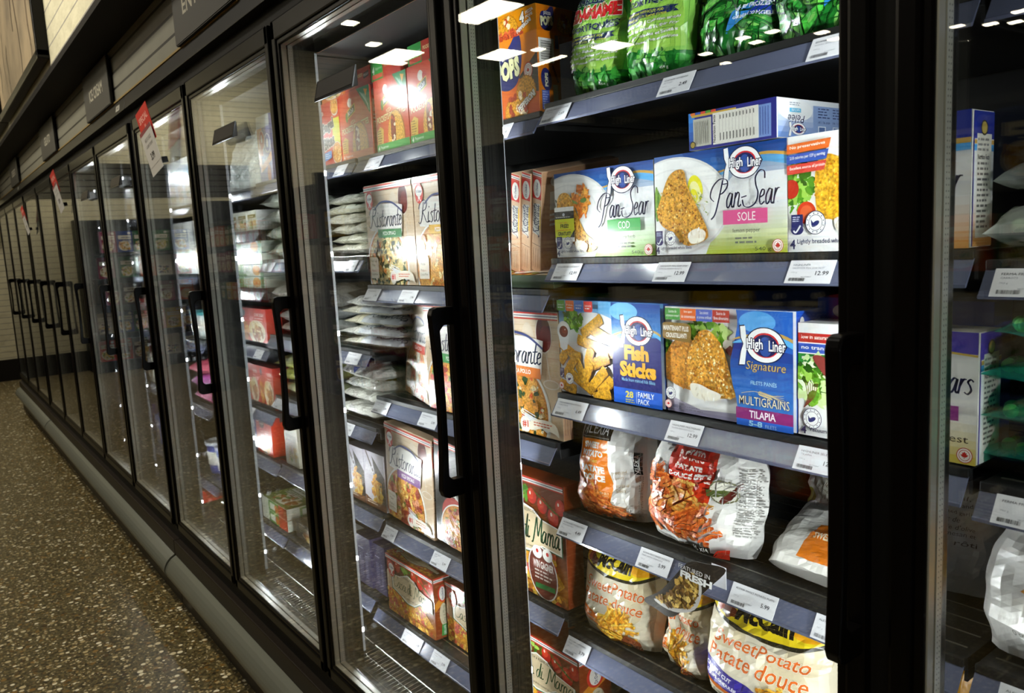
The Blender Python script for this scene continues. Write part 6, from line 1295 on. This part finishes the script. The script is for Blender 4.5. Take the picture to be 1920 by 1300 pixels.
# ---------------------------------------------------------------- holders and sale cards on the doors
CLIPM = mat('smoked_plastic', '#2c2825', 0.45, 0, 0.2)
def holder(x, z, label):
    r = empty('card_holder', (x, -.0005, z)); tag(r, label, 'card holder', 'empty card holders on the door glass')
    m = MB(); m.prism([(-.004, .002), (-.016, .000), (-.019, .004), (-.010, .040), (-.004, .040)], 'x', -.088, .088, CLIPM, bev=.001); m.build('holder_body', r)
    m = MB()
    for a, b, c, d in ((-.09, .09, .036, .041), (-.09, .09, -.002, .003), (-.092, -.088, -.002, .041), (.088, .092, -.002, .041)):
        m.prism([(-.0195+.24*(c), c), (-.0165+.24*c, c), (-.0165+.24*d, d), (-.0195+.24*d, d)], 'x', a, b, BLACK)
    m.build('holder_rim', r)
for x, lb in ((-.392, 'black rimmed card holder on the second door above the bagel carton'), (-1.125, 'black rimmed card holder on the third door glass'),
              (-2.62, 'small card holder on the fifth door'), (-3.39, 'small card holder on the sixth door')): holder(x, 1.795, lb)
def sale(x, z, rz, label, word, s=1.0):
    r = empty('sale_card', (x, -.022, z)); tag(r, label, 'sale card', 'red and white sale cards on the doors'); r.rotation_euler = (rad(9), rad(rz), 0)
    a = Art(16, 22, 3); a.bm = TAGM; a.rect(0, 15.2, 16, 22, '#c4352a'); a.small_print(2, 18.6, 12, 2, 2.0, '#e8b8ac', .05); a.rect(0, 14.2, 16, 15.6, '#8c4a4c'); a.text(word, 4, 11.2, 8.6, 1.3, '#6f6c68'); a.text('GOURMET STEAMERS', 3.4, 9.2, 9.4, 1.0, '#8c8984'); a.text('3.99', 5.4, 4.6, 5.2, 2.6, '#2c2a2a', bold=.04); a.rect(0, 2.7, 16, 2.85, '#a8a5a0')
    m = MB(); m.box(-.08*s, .08*s, 0, .0012, 0, .155*s, TAGM, '#c9c6c0'); a2 = Art(16, 15.5, 1); a2.bm = TAGM; a2.it = a.it; a2.flat(m, (-.08*s, 0, 0), (.16*s, 0, 0), (0, 0, .155*s)); m.build('price_card', r)
    m = MB(); m.box(-.078*s, .084*s, .006, .0072, .10*s, .225*s, TAGM, '#c4352a'); b = Art(16, 12, 2); b.bm = TAGM; b.rect(0, 0, 16, 12, '#c4352a'); b.text('SPECIAL', 2, 8.0, 12, 2.2, '#e6a99c', bold=.03); b.rect(7, 0, 9, 7, '#d8887c'); b.flat(m, (-.078*s, .006, .10*s), (.16*s, 0, 0), (0, 0, .12*s)); m.build('red_card', r)
    m = MB(); m.box(.076*s, .086*s, .002, .020, .01, .03, BLACK); m.build('clip', r)
sale(-1.85, 1.782, -9, 'red and white sale card on the fourth door', 'HEALTHY CHOICE')
sale(-4.10, 1.782, -9, 'smaller looking sale card far along, on the seventh door', 'CHOICE')
sale(-5.85, 1.72, -9, 'farthest red sale card, near the end of the row', 'CHOICE', .9)
# ---------------------------------------------------------------- right-hand bay
pillow('vegetable_bag', 'clear bag of peas and carrot cubes at the right picture edge', (.895, .335, 1.4255), .275, .21, .058, '#eef2ee', 91, 3, 'clear pea and carrot bags', clear_material('clear_film_bag', '#f2f6f2', body=.22), fill=(['#b9c9a4', '#a8bf8c', '#c6d0b4', '#e8743a'], .0085, 110))
pillow('vegetable_bag', 'upper clear bag of peas and carrots with a pale tip, right picture edge', (.905, .345, 1.487), .27, .21, .055, '#eef2ee', 92, -6, 'clear pea and carrot bags', bpy.data.materials['clear_film_bag'], fill=(['#b9c9a4', '#a8bf8c', '#c6d0b4', '#f08a4c'], .0085, 90))
TEAL = clear_material('teal_film', '#8fe0d0', body=.16, bodyc='#35b09c')
for k in range(4):
    pillow('pea_bag', '%s teal pea bag of the stack at the right picture edge' % ('lowest', 'second', 'third', 'topmost')[k], (.890+.006*(k % 2), .335, 1.1655+.0515*k), .262, .21, .050, '#35b09c', 95+k, 6*k-9, 'teal pea bags', TEAL, fill=(['#3f9a4a', '#57b05c', '#2f8a50', '#6cc07a'], .0085, 170), tip=1.2)
bag('fry_bag', 'white waffle fry bag at the right picture edge', (.886, .280, .9355), .25, .185, .10, d_waffle(), '#e6e4e0', 25, 6, (-9, 0), .014, .84, 'white fry bags')
bag('fry_bag', 'yellow bag low in the right-hand bay', (.90, .30, .686), .22, .195, .09, d_mccain('plank'), '#e8c23a', 26, 0, (-8, 0), .011, .86)
# ---------------------------------------------------------------- ice cream and other goods further along
LIDM = mat('tub_lid', '#d8d8d2', 0.35, 0, .5)
def tub(x, y, z, r, h, c, label, lid='#d8d8d2', group='tubs in the ice cream bays'):
    m = MB(); m.lathe([(0.0005, 0), (r*.84, 0), (r*.86, .003), (r, h)], CARD, c); m.lathe([(r*.895, h*.3), (r*.958, h*.3001+.001), (r*.985, h*.72), (r*.90, h*.7201)], CARD, '#ece6da')
    o = m.build('ice_cream_tub', None, (x, y, z)); tag(o, label, 'tub', group)
    m = MB(); m.lathe([(r*1.0, h-.010), (r*1.06, h-.010), (r*1.06, h+.004), (r*.98, h+.006), (r*.94, h+.003), (.0005, h+.003)], CARD, lid); m.build('lid', o); return o
for k in range(3): carton('ice_carton', ('left', 'middle', 'right')[k]+' tall pale carton on the top shelf behind the fourth door', (-2.74+.125*k, F, 1.702), .118, .20, .1, d_plain('#d5dadd', 3+k, 3, '#8aa0b4', 12, 20), None, body='#dfe3e4', group='tall pale cartons')
for k in range(3): carton('ice_carton', ('left', 'middle', 'right')[k]+' white carton on the second shelf behind the fourth door', (-2.74+.125*k, F, 1.402), .118, .23, .1, d_plain('#e2e4e0', 6+k, 3, '#a8b0b0', 12, 23), None, body='#e6e8e4', group='white cartons behind the fourth door')
for k in range(3): tub(-2.68+.115*k, .30, 1.102, .05, .12, '#dfe6e4', ('left', 'middle', 'right')[k]+' pale tub on the third shelf behind the fourth door', '#4a9aa0')
for k in range(3): pillow('treat_bag', ('lowest', 'middle', 'topmost')[k]+' pink bag behind the fourth door', (-2.55, .335, .802+.064*k), .28, .2, .06, ('#b84a7a', '#a03a8c', '#c8506a')[k], 110+k, 5*k, 'pink bags behind the fourth door')
for k in range(2): tub(-2.64+.15*k, .32, .452, .07, .15, '#3a4a90', ('left', 'right')[k]+' blue bucket on the bottom shelf behind the fourth door', '#c9cdd2')
pillow('treat_bag', 'bright red bag low behind the fourth door', (-2.62, .20, .331), .17, .12, .036, '#e8301c', 115, 12)
rr = random.Random(11)
for b in (6, 7):
    for z in SHELVES[b]:
        x = BAYS[b][1]-.02
        for k in range(4):
            w_ = rr.choice((.10, .12, .14)); x -= w_+.006
            c = rr.choice(('#c8352a', '#dfe2e0', '#6a4a9c', '#e6e2d4', '#3a5aa8', '#d8a03a'))
            if rr.random() < .4: tub(x+w_/2, .235+w_/2, z+.001, w_/2-.006, .13, c, 'round tub behind the %s door from the near case end' % ('fifth' if b == 6 else 'sixth'), group='tubs behind the %s door' % ('fifth' if b == 6 else 'sixth'))
            else: carton('ice_carton', 'small carton behind the %s door from the near case end' % ('fifth' if b == 6 else 'sixth'), (x, F, z+.001), w_, .16, .08, d_plain(c, k, 2, '#f2efe6' if c != '#dfe2e0' else '#8a5a5a', 12, 16), None, body=c, group='cartons behind the %s door' % ('fifth' if b == 6 else 'sixth'))
# ---------------------------------------------------------------- across the aisle: what the doors mirror
GY = -2.5
def gondola(x0, x1, label):
    r = empty('store_shelving', ((x0+x1)/2, GY-.3, 0)); tag(r, label, 'shelving', 'dark shelving across the aisle')
    m = MB(); m.box(x0, x1, GY-.62, GY-.56, 0, 2.25, BLACKM); m.box(x0, x1, GY-.56, GY-.02, 0, .12, BLACKM); cpart(m, 'back_panel', r)
    for x in (x0, x1-.03): m = MB(); m.box(x, x+.03, GY-.56, GY-.02, .12, 2.25, BLACKM); cpart(m, 'side_panel', r)
    for z in (.15, .52, .90, 1.26, 1.60, 1.92):
        m = MB(); m.box(x0+.03, x1-.03, GY-.56, GY-.02, z-.03, z-.005, BLACKM); m.box(x0+.03, x1-.03, GY-.022, GY-.012, z-.035, z-.0, mat('shelf_edge', '#2f2e2c', .5)); cpart(m, 'shelf', r)
    return r
for x0, x1, lb in ((-10.4, -6.41, 'farthest run of dark shelving across the aisle'), (-6.4, -3.01, 'middle run of dark shelving across the aisle'), (-3.0, .49, 'nearer run of dark shelving across the aisle'), (.5, 3.0, 'run of dark shelving behind the viewer')): gondola(x0, x1, lb)
def board(x0, x1, z0, z1, lines, label):
    r = empty('aisle_sign', ((x0+x1)/2, GY, z0)); tag(r, label, 'sign', 'black category boards across the aisle'); w_ = (x1-x0)/2
    m = MB(); m.box(-w_, w_, -.008, .012, 0, z1-z0, BLACKM, b=.002); m.build('board', r)
    a = Art(2*w_, z1-z0)
    for t, ww, y in lines: a.text(t, w_-ww/2, y, ww, .042, '#9c978a', bold=.012)
    m = MB(); a.flat(m, (w_, .0122, 0), (-2*w_, 0, 0), (0, 0, z1-z0)); m.build('lettering', r)
board(-2.35, -1.40, 1.93, 2.33, (('COFFEE & TEA', .42, .29), ('COOKIES & BISCUITS', .53, .165), ('BREAKFAST CEREAL', .50, .04)), 'black board with COFFEE, COOKIES and CEREAL mirrored in the first door')
board(-5.1, -4.15, 1.93, 2.25, (('BEANS & TOMATOES', .52, .15),), 'black board with BEANS and TOMATOES mirrored in the second door')
PK = []
for k, (c, pc) in enumerate((('#c8281c', '#e8c23a'), ('#e0b81c', '#8a5a2a'), ('#24408c', '#d8a03a'), ('#d8d2c2', '#7a5a3a'), ('#8c2450', '#c9b08a'), ('#2f6a3a', '#d8c85a'), ('#e6e2da', '#2c3a7a'), ('#d8641c', '#e8d9a8'), ('#3c2418', '#c9a05a'), ('#b8b4a8', '#2a2a5a'))):
    PK.append(carton('grocery_packet', 'x', (0, 0, -9), .20, .28, .09, d_plain(c, k, 3, '#efe9da', 16, 22, pc), None, body=c))
rr = random.Random(21)
for z in (.15, .52, .90, 1.26, 1.60):
    x = -10.3 if z > .6 else -6.3
    while x < 1.9:
        o = rr.choice(PK); n_ = rr.choice((1, 2, 2, 3))
        for k in range(n_):
            if x > 1.9 or any(abs(x+.1-q) < .17 for q in (-6.4, -3.0, .5)): x += .06; continue
            s_ = rr.uniform(.9, 1.0); c = o.copy(); COL.objects.link(c); c.location = (x+.20*s_, GY-.045, z-.004); c.rotation_euler = (0, 0, math.pi); c.scale = (s_, 1, s_ if n_ > 1 else .8)
            tag(c, 'grocery packet on the dark shelving across the aisle, only mirrored in the doors', 'packet', 'grocery packets across the aisle'); x += .205*s_+.004
        x += rr.uniform(.0, .06)
r = empty('store_shelving', (-10.6, -1.75, 0)); tag(r, 'dark shelving along the far end wall', 'shelving')
m = MB(); m.box(-10.98, -10.95, -2.45, -1.0, 0, 2.05, BLACKM); m.box(-10.95, -10.5, -2.45, -1.0, 0, .13, BLACKM); cpart(m, 'back_panel', r)
for z in (.15, .52, .90, 1.26, 1.60):
    m = MB(); m.box(-10.95, -10.5, -2.43, -1.02, z-.03, z-.005, BLACKM); cpart(m, 'shelf', r)
    y = -2.38
    while y < -1.25:
        c = rr.choice(PK).copy(); COL.objects.link(c); c.location = (-10.56, y, z-.004); c.rotation_euler = (0, 0, math.pi/2)
        tag(c, 'packet on the shelving along the far end wall, only mirrored in the doors', 'packet', 'grocery packets on the end wall shelving'); y += rr.choice((.205, .21, .26))
for y in (-2.45, -1.02): m = MB(); m.box(-10.95, -10.5, y, y+.02, .13, 2.05, BLACKM); cpart(m, 'side_panel', r)
for o in PK: bpy.data.objects.remove(o)
